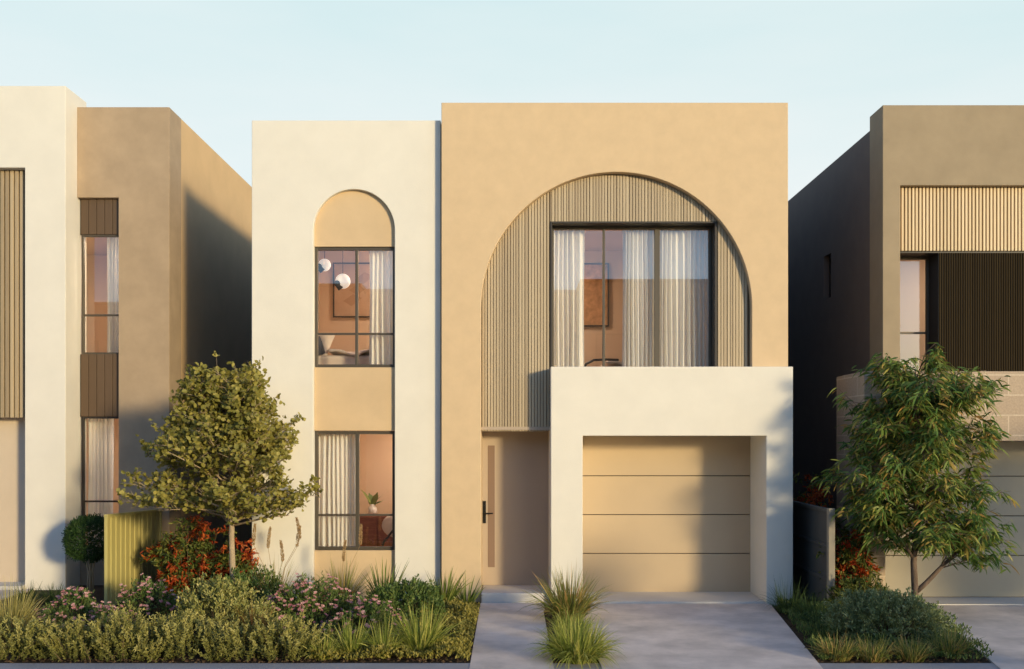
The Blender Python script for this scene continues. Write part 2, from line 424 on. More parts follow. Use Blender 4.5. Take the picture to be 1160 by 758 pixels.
def picture(x0, x1, z0, z1, y, label, mat, leafy=False):
    o = empty('framed_picture', ((x0 + x1) / 2, y, z0)); tag(o, label, 'picture')
    w, h = (x1 - x0) / 2, z1 - z0; t = .022
    MB().box(-w, -w + t, -.03, 0, 0, h).box(w - t, w, -.03, 0, 0, h).box(-w + t, w - t, -.03, 0, 0, t).box(-w + t, w - t, -.03, 0, h - t, h).build('frame', M['darkframe'], o)
    MB().box(-w + t, w - t, -.014, -.002, t, h - t).build('canvas', M[mat], o)
    if leafy:
        b = MB()
        for k in range(3):
            cx, cz = -.1 + .1 * k, h * (.3 + .2 * k)
            b.add([(cx - .12, -.0165, cz), (cx + .02, -.0165, cz - .09), (cx + .2, -.0165, cz + .05), (cx + .05, -.0165, cz + .12)], [(0, 1, 2, 3)])
        b.build('motif', simple('motif_paint', (.40, .25, .16), .9), o)
    return o

# ------------------------------------------------------------------ MAIN HOUSE
H = empty('townhouse', (0, 14, 0)); H.location = (0, 0, 0)
tag(H, 'cream and tan two storey house with a large arch above its garage', 'house')

# cream wing with narrow arched recess
CX, CR, CS = -2.258, .582, 5.285
out = [(-3.72, -.1), (-3.72, 6.85), (-1.02, 6.85), (-1.02, -.1), (CX + CR, -.1)] + arc(CX, CS, CR, 0, 180, 40) + [(CX - CR, -.1)]
w = MB().prism(out, 14.13, 14.40).build('wall', M['cream'], H, bevel=.008); w['label'] = 'cream rendered wing wall with narrow arch'
b = MB()
b.prism([(CX + CR - .001, 5.06)] + arc(CX, CS, CR - .001, 0, 180, 40) + [(CX - CR + .001, 5.06)], 14.205, 14.33)
b.build('infill_panel', M['taninfill'], H)
MB().box(CX - CR + .001, CX + CR - .001, 14.205, 14.33, 2.415, 3.325).build('infill_panel', M['taninfill'], H, bevel=.004)
MB().box(CX - CR + .001, CX + CR - .001, 14.205, 14.33, -.1, .695).build('infill_panel', M['taninfill'], H, bevel=.004)
window(H, CX - CR + .002, CX + CR - .002, 3.33, 5.055, 14.235, mull=[(CX + .02, .04)], rails=[3.81], fw=.04)
window(H, CX - CR + .002, CX + CR - .002, .70, 2.41, 14.235, mull=[(CX + .03, .055)], rails=[1.20], fw=.045)
# tan block with great arch
AX, AR, AS = 1.48, 1.918, 4.16
out = [(-1.0, -.1), (-1.0, 7.06), (3.91, 7.06), (3.91, 3.2), (AX + AR, 3.2)] + arc(AX, AS, AR, 0, 180, 72) + [(AX - AR, -.1)]
w = MB().prism(out, 14.0, 14.66).build('wall', M['tan'], H, bevel=.008); w['label'] = 'tan rendered front wall with great arch'
# side walls and roof behind
MB().box(-3.715, -3.5, 14.40, 30, -.1, 6.82).box(3.68, 3.905, 14.66, 30, -.1, 7.02).box(-1.0, -.8, 14.42, 30, 6.3, 7.03).build('side_wall', M['bouncedark'], H)
MB().box(-3.5, 3.68, 14.45, 30, 6.25, 6.4).build('roof', M['roof'], H)
# batten cladding
yb = 14.135
inner = [(AX - AR + .002, 2.42), (.567, 2.42), (.567, 5.38), (2.90, 5.38), (2.90, 3.2), (AX + AR - .002, 3.2)] + arc(AX, AS, AR - .002, 0, 180, 72)
cl = MB().prism(inner, yb, yb + .07).build('cladding', M['slatback'], H)
b = MB(); p = .044; x = AX - AR + .012; rs = random.Random(4)
def arch_z(x):
    d = AR ** 2 - (x - AX) ** 2
    return AS + math.sqrt(d) if d > 0 else AS
while x + .03 < AX + AR - .006:
    bw = .034 + rs.choice((0, 0, 0, .002, .005, -.006))
    xa, xb = x, x + bw
    for e in (.545, 2.927):                       # stop at the window reveal
        if xa < e < xb: xa, xb = (xa, e - .003) if e - xa > bw / 2 else (e + .003, xb)
    z0 = 2.405 if xb < .546 else (5.402 if xa < 2.926 else 3.2)
    b.prism([(xa, z0), (xb, z0), (xb, arch_z(xb) - .004), (xa, arch_z(xa) - .004)], yb - .017 - rs.choice((0, 0, .003)), yb - .001)
    x += bw + rs.choice((.007, .007, .008, .011))
b.build('batten', M['slat'], cl, bevel=.003)
# main window: deep metal reveal + frame
b = MB()
b.box(.547, .572, yb - .032, 14.47, 3.2, 5.40).box(2.895, 2.925, yb - .032, 14.47, 3.2, 5.40).box(.572, 2.895, yb - .032, 14.47, 5.375, 5.40).box(.572, 2.895, 14.2, 14.5, 3.1, 3.2)
b.build('window_reveal', M['revealdark'], H, bevel=.003)
window(H, .573, 2.894, 3.2, 5.374, 14.33, mull=[(1.33, .035), (2.105, .075)], rails=[], fw=.035)
# garage surround + door
w = MB().prism([(.54, -.1), (.54, 3.30), (3.90, 3.30), (3.90, -.1), (3.53, -.1), (3.53, 2.34), (.98, 2.34), (.98, -.1)], 13.72, 14.70).build('garage_surround', M['cream'], H, bevel=.008)
g = MB()
zs = [.02, .60, 1.175, 1.75, 2.345]
for z0, z1 in zip(zs[:-1], zs[1:]): g.box(.975, 3.535, 14.64, 14.69, z0 + .006, z1 - .006)
g.build('garage_door', M['garage'], H, bevel=.004)
MB().box(.975, 3.535, 14.67, 14.72, 0, 2.345).build('garage_door_joint', M['groove'], H)
MB().box(.982, 3.528, 13.76, 14.66, -.08, .032).build('threshold', M['step'], H, bevel=.006)
# entry
MB().box(AX - AR + .001, .54, 14.10, 14.66, 2.425, 2.47).build('entry_soffit', M['door'], H)
d = MB().box(AX - AR+.001, .539, 14.62, 14.68, .137, 2.425).build('front_door', M['door'], H)
MB().box(-.355, -.255, 14.614, 14.63, .40, 2.2).build('door_glass', M['doorglass'], d, bevel=.002)
h = MB().box(-.43, -.385, 14.605, 14.62, 1.05, 1.38)
h.tube([(-.41, 14.60, 1.20), (-.41, 14.55, 1.20), (-.40, 14.545, 1.20), (-.28, 14.545, 1.20)], .011, 8)
for zz in (1.30, 1.12): h.tube([(-.41, 14.61, zz), (-.41, 14.595, zz)], .015, 10)
h.build('door_handle', M['black'], d, bevel=.002)
MB().box(-.43, .535, 13.84, 14.62, -.08, .137).build('door_step', M['step'], H, bevel=.01)
# rooms
room(H, -3.45, -1.1, 14.37, 17.0, 3.0, 5.6)
room(H, -3.45, -1.1, 14.37, 17.0, .1, 2.75)
room(H, -.35, 3.35, 14.22, 17.4, 2.95, 5.6)
fill_lamp(-1.38, 15.8, 2.75, 'unseen added fill lamp in the ground floor room beside the tree')
fill_lamp(.1, 16.3, 5.6, 'unseen added fill lamp in the bedroom behind the great arch')
fill_lamp(-1.38, 15.8, 5.6, 'unseen added fill lamp in the bedroom behind the narrow arch')
G = 'curtains behind the house windows'
curtain(-2.14 + .06, -1.70, 14.42, 3.02, 5.2, 'pale curtain at the right side of the upper narrow arch window', 3, 14, group=G)
curtain(-2.82, -2.27, 14.42, .12, 2.45, 'pale curtain filling the left half of the ground floor window', 5, 14, group=G)
curtain(.56, 1.06, 14.49, 2.97, 5.45, 'white curtain at the left edge of the big arch window', 8, 14, group=G)
curtain(1.62, 2.10, 14.49, 2.97, 5.45, 'white curtain just left of the thick mullion in the big arch window', 13, 14, group=G)
curtain(2.14, 2.96, 14.49, 2.97, 5.45, 'wide white curtain at the right of the big arch window', 21, 14, group=G)
picture(-3.07, -2.28, 4.38, 5.32, 16.98, 'large pale leaf print in a thin dark frame behind the narrow arch window', 'canvaspale', True)
picture(1.20, 1.70, 4.27, 5.38, 17.38, 'tall ochre abstract picture in a dark frame behind the big arch window', 'canvas')
for (x, z, r, cz, lab) in ((-2.88, 4.97, .095, 5.6, 'higher white globe pendant lamp at the left of the upper window'), (-2.60, 4.72, .115, 5.6, 'lower larger white globe pendant lamp in the middle of the upper window')):
    o = empty('pendant_lamp', (x, 15.2, z)); tag(o, lab, 'pendant lamp')
    MB().ball((0, 0, 0), r, 28, 18).build('globe', M['globe'], o, smooth=True)
    MB().tube([(0, 0, r), (0, 0, cz - z)], .006, 6).build('cord', M['black'], o)
    MB().tube([(-.06, -.05, -r * .55), (-.02, -.03, -r * 1.02)], [.05, .05], 14).ball((-.07, -.1, -r * .45), .05, 14, 8).build('fitting', M['linendark'], o, smooth=True)
def pillow(mat, loc, rot, size, label):
    vs, fs = [], []; n = 12
    for s in (1, -1):
        for i in range(n + 1):
            for j in range(n + 1):
                u, v = i / n * 2 - 1, j / n * 2 - 1
                h_ = .5 * s * ((1 - abs(u) ** 2.5) * (1 - abs(v) ** 2.5)) ** .5
                pinch = 1 - .1 * (1 - abs(u) ** 2) if False else 1
                vs.append((u * size[0] / 2 * (1 - .06 * (1 - v * v)), h_ * size[1], v * size[2] / 2 * (1 - .06 * (1 - u * u))))
    k = (n + 1) ** 2
    for s in (0, 1):
        for i in range(n):
            for j in range(n):
                a = s * k + i * (n + 1) + j; f = (a, a + n + 1, a + n + 2, a + 1); fs.append(f if s else f[::-1])
    me = bpy.data.meshes.new('pillow'); me.from_pydata(vs, [], fs)
    for p in me.polygons: p.use_smooth = True
    o = link('pillow', me, mat); o.location = loc; o.rotation_euler = rot
    return tag(o, label, 'pillow')
def bed(x0, x1, y0, y1, zf, label):
    o = empty('bed', ((x0 + x1) / 2, (y0 + y1) / 2, zf)); tag(o, label, 'bed')
    w, d = (x1 - x0) / 2, (y1 - y0) / 2
    MB().box(-w, w, -d, d, .06, .32).build('bed_frame', M['timber'], o, bevel=.01)
    MB().box(-w + .02, w - .02, -d + .02, d - .02, .32, .55).build('mattress', M['linen'], o, bevel=.05)
    vs, fs = [], []; n = 24
    for i in range(n + 1):
        for j in range(n + 1):
            u, v = i / n, j / n
            vs.append((-w * .45 + u * w * 1.47, -d * 1.02 + v * d * 2.04, .57 + .05 * math.sin(u * 17 + 3 * math.sin(v * 6)) * math.sin(v * 9 + u * 4) + .05 * (1 - u)))
    for i in range(n):
        for j in range(n):
            a = i * (n + 1) + j; fs.append((a, a + n + 1, a + n + 2, a + 1))
    me = bpy.data.meshes.new('blanket'); me.from_pydata(vs, [], fs)
    for p in me.polygons: p.use_smooth = True
    bo = link('blanket', me, M['linen'], o); md = bo.modifiers.new('t', 'SOLIDIFY'); md.thickness = .03
    return o
bed(-3.35, -1.35, 15.0, 16.5, 3.02, 'linen bed with rumpled blanket behind the narrow arch window')
pillow(M['linen'], (-3.0, 15.2, 3.74), (math.radians(-18), math.radians(12), math.radians(-25)), (.52, .2, .42), 'large pale pillow propped on the bed')
pillow(M['linendark'], (-2.98, 14.98, 3.70), (math.radians(-15), math.radians(-10), math.radians(50)), (.3, .14, .3), 'small dark cushion on the bed in front of the pale pillow')
bed(1.0, 2.7, 15.2, 17.0, 2.86, 'made bed seen low in the big arch window')
# armchair curve in the main bedroom
o = empty('arm_chair', (1.32, 14.98, 2.96)); tag(o, 'dark curved back chair low behind the big arch window', 'chair')
MB().tube([(-.26, 0, .34), (-.2, 0, .47), (-.08, 0, .53), (.1, .02, .54), (.3, .1, .54)], .02, 8).build('back_rail', M['darkframe'], o, smooth=True)
MB().box(-.22, .3, -.02, .42, .27, .33).build('seat', M['linendark'], o, bevel=.02)
for sx in (-.2, .27):
    for sy in (0, .38): MB().tube([(sx, sy, 0), (sx, sy, .28)], .016, 8).build('leg', M['darkframe'], o)
# ground floor room: sideboard, vase with leaves, mirror-back chair
o = empty('sideboard', (-2.05, 16.2, .1)); tag(o, 'low red brown timber sideboard in the ground floor window', 'sideboard')
MB().box(-.55, .75, -.22, .22, .14, .95).build('cabinet', M['timber'], o, bevel=.008)
for k in range(3): MB().box(-.54 + .43 * k, -.13 + .43 * k, -.235, -.222, .16, .93).build('door', M['timber'], o, bevel=.004)
for sx in (-.5, .7):
    for sy in (-.18, .18): MB().tube([(sx, sy, 0), (sx, sy, .14)], .02, 8).build('leg', M['timber'], o)
o = empty('potted_plant', (-2.28, 16.15, 1.05)); tag(o, 'two leaved green plant in a white vase on the sideboard', 'plant')
MB().tube([(0, 0, 0), (0, 0, .05), (0, 0, .12), (0, 0, .16), (0, 0, .18)], [.05, .08, .07, .035, .04], 18).build('vase', M['ceramic'], o, smooth=True)
lb = LB(); lb.blade([(0, 0, .15)] * 5, [(-.5, 0, 1), (.65, 0, .9), (-.25, .3, 1), (.3, -.2, 1), (.9, .1, .7)], [.42, .45, .3, .33, .25], .11, 6, .25, prof=lambda t: math.sin(min(1, t * 1.05 + .08) * PI) ** .6 if t < .9 else .15)
lb.build('leaves', M['deepleaf'], o)
o = empty('dining_chair', (-1.75, 15.2, .1)); tag(o, 'pale upholstered chair with a dark curved arm in the ground floor window', 'chair')
MB().ball((0, .05, .86), .26, 20, 12, (1, .35, .75)).build('backrest', M['linen'], o, smooth=True)
MB().box(-.24, .24, -.3, .05, .40, .47).build('seat', M['linen'], o, bevel=.02)
MB().tube([(-.22, -.3, .45), (-.2, -.25, .62), (-.05, -.12, .82), (.2, 0, .92)], .018, 8).build('armrest', M['darkframe'], o, smooth=True)
for sx in (-.2, .2):
    for sy in (-.26, .02): MB().tube([(sx, sy, 0), (sx, sy, .41)], .016, 8).build('leg', M['darkframe'], o)

# ------------------------------------------------------------------ LEFT HOUSE
HL = empty('townhouse', (0, 0, 0))
tag(HL, 'cream and clay coloured house with brown panelled windows beside the olive fence', 'house')
w = MB().prism([(-12.5, -.1), (-12.5, 7.69), (-6.82, 7.69), (-6.82, -.1), (-7.44, -.1), (-7.44, 6.44), (-11.5, 6.44), (-11.5, -.1)], 15.1, 15.85).build('wall', M['cream'], HL, bevel=.008)
w['label'] = 'cream projecting wall of the left house'
w = MB().prism([(-6.82, 6.08), (-6.82, 7.50), (-5.372, 7.50), (-5.372, -.1), (-6.17, -.1), (-6.17, 6.08)], 15.5, 16.06).build('wall', M['darktan'], HL, bevel=.008)
w['label'] = 'clay coloured wall of the left house'
MB().box(-5.6, -5.374, 16.06, 34, -.1, 7.495).build('side_wall', M['goldside'], HL)
MB().box(-12.5, -5.6, 15.86, 34, 6.9, 7.1).build('roof', M['roof'], HL)
MB().box(-12.5, -6.9, 15.86, 16.4, 7.1, 7.68).box(-6.9, -5.6, 16.06, 16.3, 7.1, 7.48).build('parapet', M['cream'], HL)
# battens
cl = MB().box(-11.5, -7.44, 15.26, 15.34, 2.64, 6.44).build('cladding', M['slatback'], HL)
b = MB(); x = -11.48
while x + .075 < -7.44:
    b.box(x, x + .052, 15.225, 15.258, 2.625, 6.436); x += .075
b.build('batten', M['leftslat'], cl, bevel=.004)
MB().box(-11.5, -7.44, 15.48, 15.6, -.05, 2.64).build('garage_door', M['garageleft'], HL)
MB().box(-11.5, -7.44, 15.26, 15.6, 2.641, 2.68).build('garage_soffit', M['garageleft'], HL)
MB().box(-11.45, -7.45, 15.0, 15.48, -.08, .06).build('threshold', M['step'], HL)
# window column
yL = 15.60
for z0, z1 in ((5.52, 6.078), (2.65, 3.63)):
    b = MB(); n = 5; wv = (.63) / n
    for k in range(n): b.box(-6.80 + k * wv + .006, -6.80 + (k + 1) * wv - .002, yL - .02, yL + .05, z0, z1)
    pn = b.build('brown_panel', M['brownboard'], HL, bevel=.004)
    MB().box(-6.815, -6.172, yL + .01, yL + .12, z0, z1).build('backing', M['groove'], pn)
window(HL, -6.79, -6.175, 3.63, 5.52, yL, rails=[4.25], fw=.032)
window(HL, -6.79, -6.175, .55, 2.65, yL, rails=[1.31], fw=.032, fm='darkframe')
MB().box(-6.815, -6.172, yL, yL + .1, -.1, .55).build('infill_panel', M['darktan'], HL)
room(HL, -8.0, -5.7, 15.86, 18.6, 2.9, 5.75)
room(HL, -8.0, -5.7, 15.86, 18.6, .1, 2.8)
fill_lamp(-6.0, 16.8, 5.75, 'unseen added fill lamp upstairs in the clay coloured house')
fill_lamp(-6.0, 16.8, 2.8, 'unseen added fill lamp downstairs in the clay coloured house')
curtain(-6.52, -6.17, 15.92, 2.92, 5.6, 'pale curtain in the upper window of the clay coloured house', 31, 14, group=G)
curtain(-6.83, -6.40, 15.92, .12, 2.72, 'grey white curtain in the lower window above the ball topiary', 33, 16, group=G)

# ------------------------------------------------------------------ RIGHT HOUSE
HR = empty('townhouse', (0, 0, 0))
tag(HR, 'dark olive tan house with gold battens and a stone band beside the driveway tree', 'house')
w = MB().prism([(5.4, -.1), (5.4, 7.16), (13, 7.16), (13, 5.99), (5.655, 5.99), (5.655, -.1)], 14.4, 14.93).build('wall', M['righttan'], HR, bevel=.008)
MB().box(12.2, 13, 14.4, 14.93, -.1, 5.99).build('wall', M['righttan'], HR)
# side wall with a small window opening
def xwall(x0, x1, holes, ya, yb_, za, zb):
    b = MB(); y = ya
    for (h0, h1, g0, g1) in holes:
        b.box(x0, x1, y, h0, za, zb).box(x0, x1, h0, h1, za, g0).box(x0, x1, h0, h1, g1, zb); y = h1
    b.box(x0, x1, y, yb_, za, zb); return b
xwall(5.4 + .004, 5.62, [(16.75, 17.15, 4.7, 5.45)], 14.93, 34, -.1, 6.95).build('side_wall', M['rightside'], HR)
f = MB().box(5.50, 5.53, 16.75, 16.78, 4.7, 5.45).box(5.50, 5.53, 17.12, 17.15, 4.7, 5.45).box(5.50, 5.53, 16.78, 17.12, 4.7, 4.73).box(5.50, 5.53, 16.78, 17.12, 5.42, 5.45).build('window', M['darkframe'], HR)
me = bpy.data.meshes.new('pane'); me.from_pydata([(5.515, 16.77, 4.72), (5.515, 17.13, 4.72), (5.515, 17.13, 5.43), (5.515, 16.77, 5.43)], [], [(0, 1, 2, 3)]); link('pane', me, M['glass'], f)
MB().box(5.62, 13, 14.93, 34, 6.4, 6.6).build('roof', M['roof'], HR)
# upper gold battens
cl = MB().box(5.656, 12.2, 14.53, 14.60, 5.06, 5.99).build('cladding', M['slatback'], HR)
b = MB(); x = 5.66
while x + .05 < 12.2:
    b.box(x, x + .033, 14.495, 14.529, 5.055, 5.985); x += .052
b.build('batten', M['goldslat'], cl, bevel=.003)
MB().box(5.656, 12.2, 14.53, 15.0, 5.03, 5.058).build('window_head', M['darkframe'], HR)
# dark fluted panel
cl = MB().box(6.27, 12.2, 14.54, 15.0, 3.2, 5.03).build('fluted_panel', M['darkframe'], HR)
b = MB(); x = 6.275
while x + .035 < 12.2:
    b.tube([(x + .015, 14.537, 3.2), (x + .015, 14.537, 5.028)], .0135, 8); x += .035
b.build('fluting', M['darkslat'], cl)
window(HR, 5.66, 6.268, 3.2, 5.03, 14.85, rails=[3.89], fw=.035, fm='bronze')
# stone band and pier
MB().prism([(4.81, -.1), (4.81, 3.22), (13, 3.22), (13, -.1), (12.5, -.1), (12.5, 2.27), (5.10, 2.27), (5.10, -.1)], 13.5, 14.40).build('stone_surround', M['stone'], HR, bevel=.006)
MB().box(4.812, 5.398, 14.40, 14.66, -.1, 3.215).build('stone_return', M['stone'], HR)
g = MB()
zs = [.02, .62, 1.19, 1.76, 2.28]
for z0, z1 in zip(zs[:-1], zs[1:]): g.box(5.09, 12.5, 14.22, 14.26, z0 + .006, z1 - .006)
g.build('garage_door', M['garageright'], HR, bevel=.004)
MB().box(5.09, 12.5, 14.25, 14.30, 0, 2.28).build('garage_door_joint', M['groove'], HR)
MB().box(5.11, 12.4, 13.62, 14.22, -.08, .02).build('threshold', M['step'], HR)
room(HR, 5.62, 8.4, 14.95, 17.8, 2.95, 5.75)
fill_lamp(7.6, 16.2, 5.75, 'unseen added fill lamp upstairs in the olive tan house')

# ------------------------------------------------------------------ houses across the street (seen mirrored in the upper windows)
def opposite(x0, x1, h, y, label, mat, win):
    o = empty('townhouse', ((x0 + x1) / 2, y, 0)); tag(o, label, 'house')
    w_ = (x1 - x0) / 2
    MB().box(-w_, w_, -10, 0, -.1, h).build('wall', M[mat], o, bevel=.01)
    MB().box(-w_ - .06, w_ + .06, -10.06, .06, h, h + .12).build('roof', M['bronze'], o)
    for (a, b_, c, d_) in win:
        f = MB().box(a, b_, .002, .05, c, d_).build('window', M['darkframe'], o)
        MB().box(a + .06, b_ - .06, .051, .056, c + .06, d_ - .06).build('pane', M['doorglass'], f)
    MB().box(w_ - 3.4, w_ - .8, .003, .04, 0, 2.3).build('garage_door', M['garage'], o)
    MB().box(-w_ + .3, -w_ + 1.2, .003, .05, 0, 2.2).build('front_door', M['door'], o)
    return o
opposite(2.6, 7.4, 8.1, -8, 'taller tan house across the street mirrored in the big arch window', 'darktan', [(-1.9, -.5, 4.2, 6.2), (.4, 2.0, 4.0, 6.3)])
opposite(-5.4, 2.4, 7.7, -8, 'tan house across the street mirrored left in the big arch window', 'darktan', [(-2.9, -1.2, 4.2, 6.2), (.2, 2.9, 4.2, 6.2)])
opposite(-14.5, -5.7, 8.0, -8.6, 'tan house across the street mirrored in the narrow arch window', 'darktan', [(-3, -1, 4.2, 6.2), (.6, 3, 4.2, 6.2)])
opposite(-24, -14.8, 7.6, -8, 'clay house across the street mirrored in the far window', 'darktan', [(-3, -1, 4.2, 6.2), (.6, 3, 4.2, 6.2)])

# ------------------------------------------------------------------ fences
def xfence_olive():
    o = empty('fence', (-5.5, 13.4, 0)); tag(o, 'olive green corrugated metal fence panel between the ball topiary and red shrub', 'fence')
    # ribbed sheet running away from the street
    n = 0; prof = []
    y = 0.04
    while y < 2.06:
        prof += [(y, 0), (y + .075, 0), (y + .09, -.010), (y + .125, -.010), (y + .14, 0)]; y += .17
    vs, fs = [], []
    for (yy, xx) in prof:
        top = 1.25 - .035 * yy
        vs += [(xx, yy, -.02), (xx, yy, top)]
    for i in range(len(prof) - 1): fs.append((2 * i, 2 * i + 2, 2 * i + 3, 2 * i + 1))
    me = bpy.data.meshes.new('sheet'); me.from_pydata(vs, [], fs)
    sh = link('sheet', me, M['fenceolive'], o); md = sh.modifiers.new('t', 'SOLIDIFY'); md.thickness = .004
    b = MB().add([(x, y, z) for (y, z) in ((.0, 1.235), (2.1, 1.162), (2.1, 1.20), (.0, 1.273)) for x in (-.035, .02)], [(0, 1, 3, 2), (2, 3, 5, 4), (4, 5, 7, 6), (6, 7, 1, 0), (0, 2, 4, 6), (1, 7, 5, 3)])
    b.build('top_rail', M['fenceolive'], o, bevel=.004)
    for yy in (0, 1.28, 2.06): MB().box(-.03, .014, yy, yy + .05, -.05, 1.25 - .035 * yy).build('post', M['fenceolive'], o, bevel=.006)
    return o
xfence_olive()
o = empty('fence', (4.17, 12.9, 0)); tag(o, 'dark grey boarded fence panel beside the garage wall', 'fence')
for k, (z0, z1) in enumerate(((.04, .44), (.46, .88), (.90, 1.33))): MB().box(-.012, .012, .07, 1.98, z0, z1).build('board', M['fencegrey'], o, bevel=.005)
for zz in (.45, .89): MB().box(-.03, .018, .07, 1.98, zz - .022, zz + .022).build('rail', M['fencegrey'], o, bevel=.004)
MB().box(-.035, .03, .0, 1.99, 1.33, 1.38).build('top_rail', M['fencegrey'], o, bevel=.005)
MB().box(-.045, .04, -.02, .065, -.05, 1.39).build('post', M['fencepostlit'], o, bevel=.006)
MB().box(-.04, .035, 1.94, 2.0, -.05, 1.329).build('post', M['fencegrey'], o, bevel=.006)

# ------------------------------------------------------------------ plants
def unit(n, rng, upmin=-1.0):
    d = rng.normal(size=(n * 3 + 20, 3)); d = nrm(d); d = d[d[:, 2] > upmin][:n]
    return d

def shrub(name, loc, r, mat, n_stem, per, L, W, label, cat='shrub', group=None, seed=1, upright=.3, inner=.45, blossoms=0, stem_mat='stem', flower=.026, zmin=0.02, rz=0.0, leafup=.5, lobes=9, lobe_amp=.16):
    rng = np.random.default_rng(seed)
    o = empty(name, loc, rz); tag(o, label, cat, group)
    d = unit(n_stem, rng, 0.0)
    lob = unit(lobes, rng, -.2)
    amp = 1 - lobe_amp + 2 * lobe_amp * np.max(np.clip((d @ lob.T - .72) / .28, 0, 1), axis=1) + rng.normal(size=len(d)) * .05
    tip = d * np.array(r) * amp[:, None]
    tip[:, 2] = np.maximum(tip[:, 2], zmin)
    base = tip * np.array([.35, .35, 0.0])
    lb = LB(); st = MB()
    n = len(d)
    t = inner + (1 - inner) * rng.random((n, per)) ** .75
    bow = np.array([0, 0, .12 * r[2]])
    P = base[:, None, :] + (tip - base)[:, None, :] * t[..., None] + bow * (4 * t * (1 - t))[..., None]
    P += rng.normal(size=P.shape) * L * .35
    out = nrm(tip - base)
    D = out[:, None, :] * .7 + np.array([0, 0, upright]) + rng.normal(size=P.shape) * .6
    P = P.reshape(-1, 3); P[:, 2] = np.maximum(P[:, 2], zmin)
    # one tone per stem plus leaf jitter: light and dark sprays
    R = np.clip(np.repeat(rng.random(n), per) * .5 + rng.random(n * per) * .5, 0, 1)
    lb.leaf(P, D.reshape(-1, 3), L * rng.uniform(.7, 1.25, n * per), W * rng.uniform(.75, 1.2, n * per), rng, upbias=leafup, r=R)
    lb.build('foliage', M[mat], o)
    for i in range(0, n, max(1, n // 40)):
        b0, t0 = base[i], tip[i]
        st.tube([b0, (b0 + t0) / 2 + bow * .9, t0 * .97], [.008, .006, .003], 5)
    st.build('stems', M[stem_mat], o)['kind'] = 'stuff'
    if blossoms:
        fb = LB()
        sel = rng.choice(n, blossoms, replace=True)
        c = tip[sel] * rng.uniform(.93, 1.1, (blossoms, 1)) + rng.normal(size=(blossoms, 3)) * .02; c[:, 2] = np.maximum(c[:, 2], .05)
        nd = nrm(out[sel] * .6 + np.array([.15, -.5, .9]) + rng.normal(size=(blossoms, 3)) * .3)
        a = nrm(np.cross(nd, rng.normal(size=nd.shape))); b_ = np.cross(nd, a)
        tone = rng.random(blossoms)
        for k in range(7):
            th = 2 * PI * k / 7
            fb.leaf(c, a * math.cos(th) + b_ * math.sin(th) + nd * .25, flower * rng.uniform(.8, 1.2, blossoms), flower * .55, rng, r=np.clip(tone + rng.normal(size=blossoms) * .12, 0, 1), upbias=.9)
        f = fb.build('blossoms', M['pink'], o); f['kind'] = 'stuff'
    return o

def tuft(name, loc, n, L, W, mat, label, cat='grass tuft', group=None, seed=1, spread=.55, droop=.45, base=.05, plumes=(), k=5, aim=0.0):
    rng = np.random.default_rng(seed)
    o = empty(name, loc); tag(o, label, cat, group)
    lb = LB()
    ph = rng.random(n) * 2 * PI; rr = np.sqrt(rng.random(n)) * base
    tilt = spread * rng.random(n) ** .7
    P = np.stack([rr * np.cos(ph), rr * np.sin(ph), np.full(n, -.01)], 1)
    ph2 = ph + rng.normal(size=n) * .4
    D = np.stack([np.cos(ph2) * tilt, np.sin(ph2) * tilt, np.ones(n)], 1)
    lb.blade(P, D, L * rng.uniform(.6, 1.1, n), W * rng.uniform(.7, 1.2, n), k, droop * (.4 + tilt / spread) * rng.uniform(.5, 1.2, n), rng)
    lb.build('blades', M[mat], o)
    for (dx, dy, h, lx) in plumes:
        st = MB().tube([(0, 0, 0), (dx * .45, dy * .5, h * .5), (dx, dy, h - .27)], [.004, .003, .0025], 5).build('stalk', M['plume'], o)
        pb = LB(); m_ = 260
        t = rng.random(m_); pos = np.stack([dx + lx * t ** 1.5, np.full(m_, dy), h - .28 + .28 * t], 1)
        wd = (np.sin(np.clip(t * .9 + .12, 0, 1) * PI) ** .8) * .021
        a = rng.random(m_) * 2 * PI
        off = np.stack([np.cos(a), np.sin(a), np.zeros(m_)], 1)
        pb.leaf(pos + off * wd[:, None] * .4, off * .8 + np.array([lx, 0, 1.0]), .03, .007, rng)
        pb.build('plume', M['plume'], st)
    return o

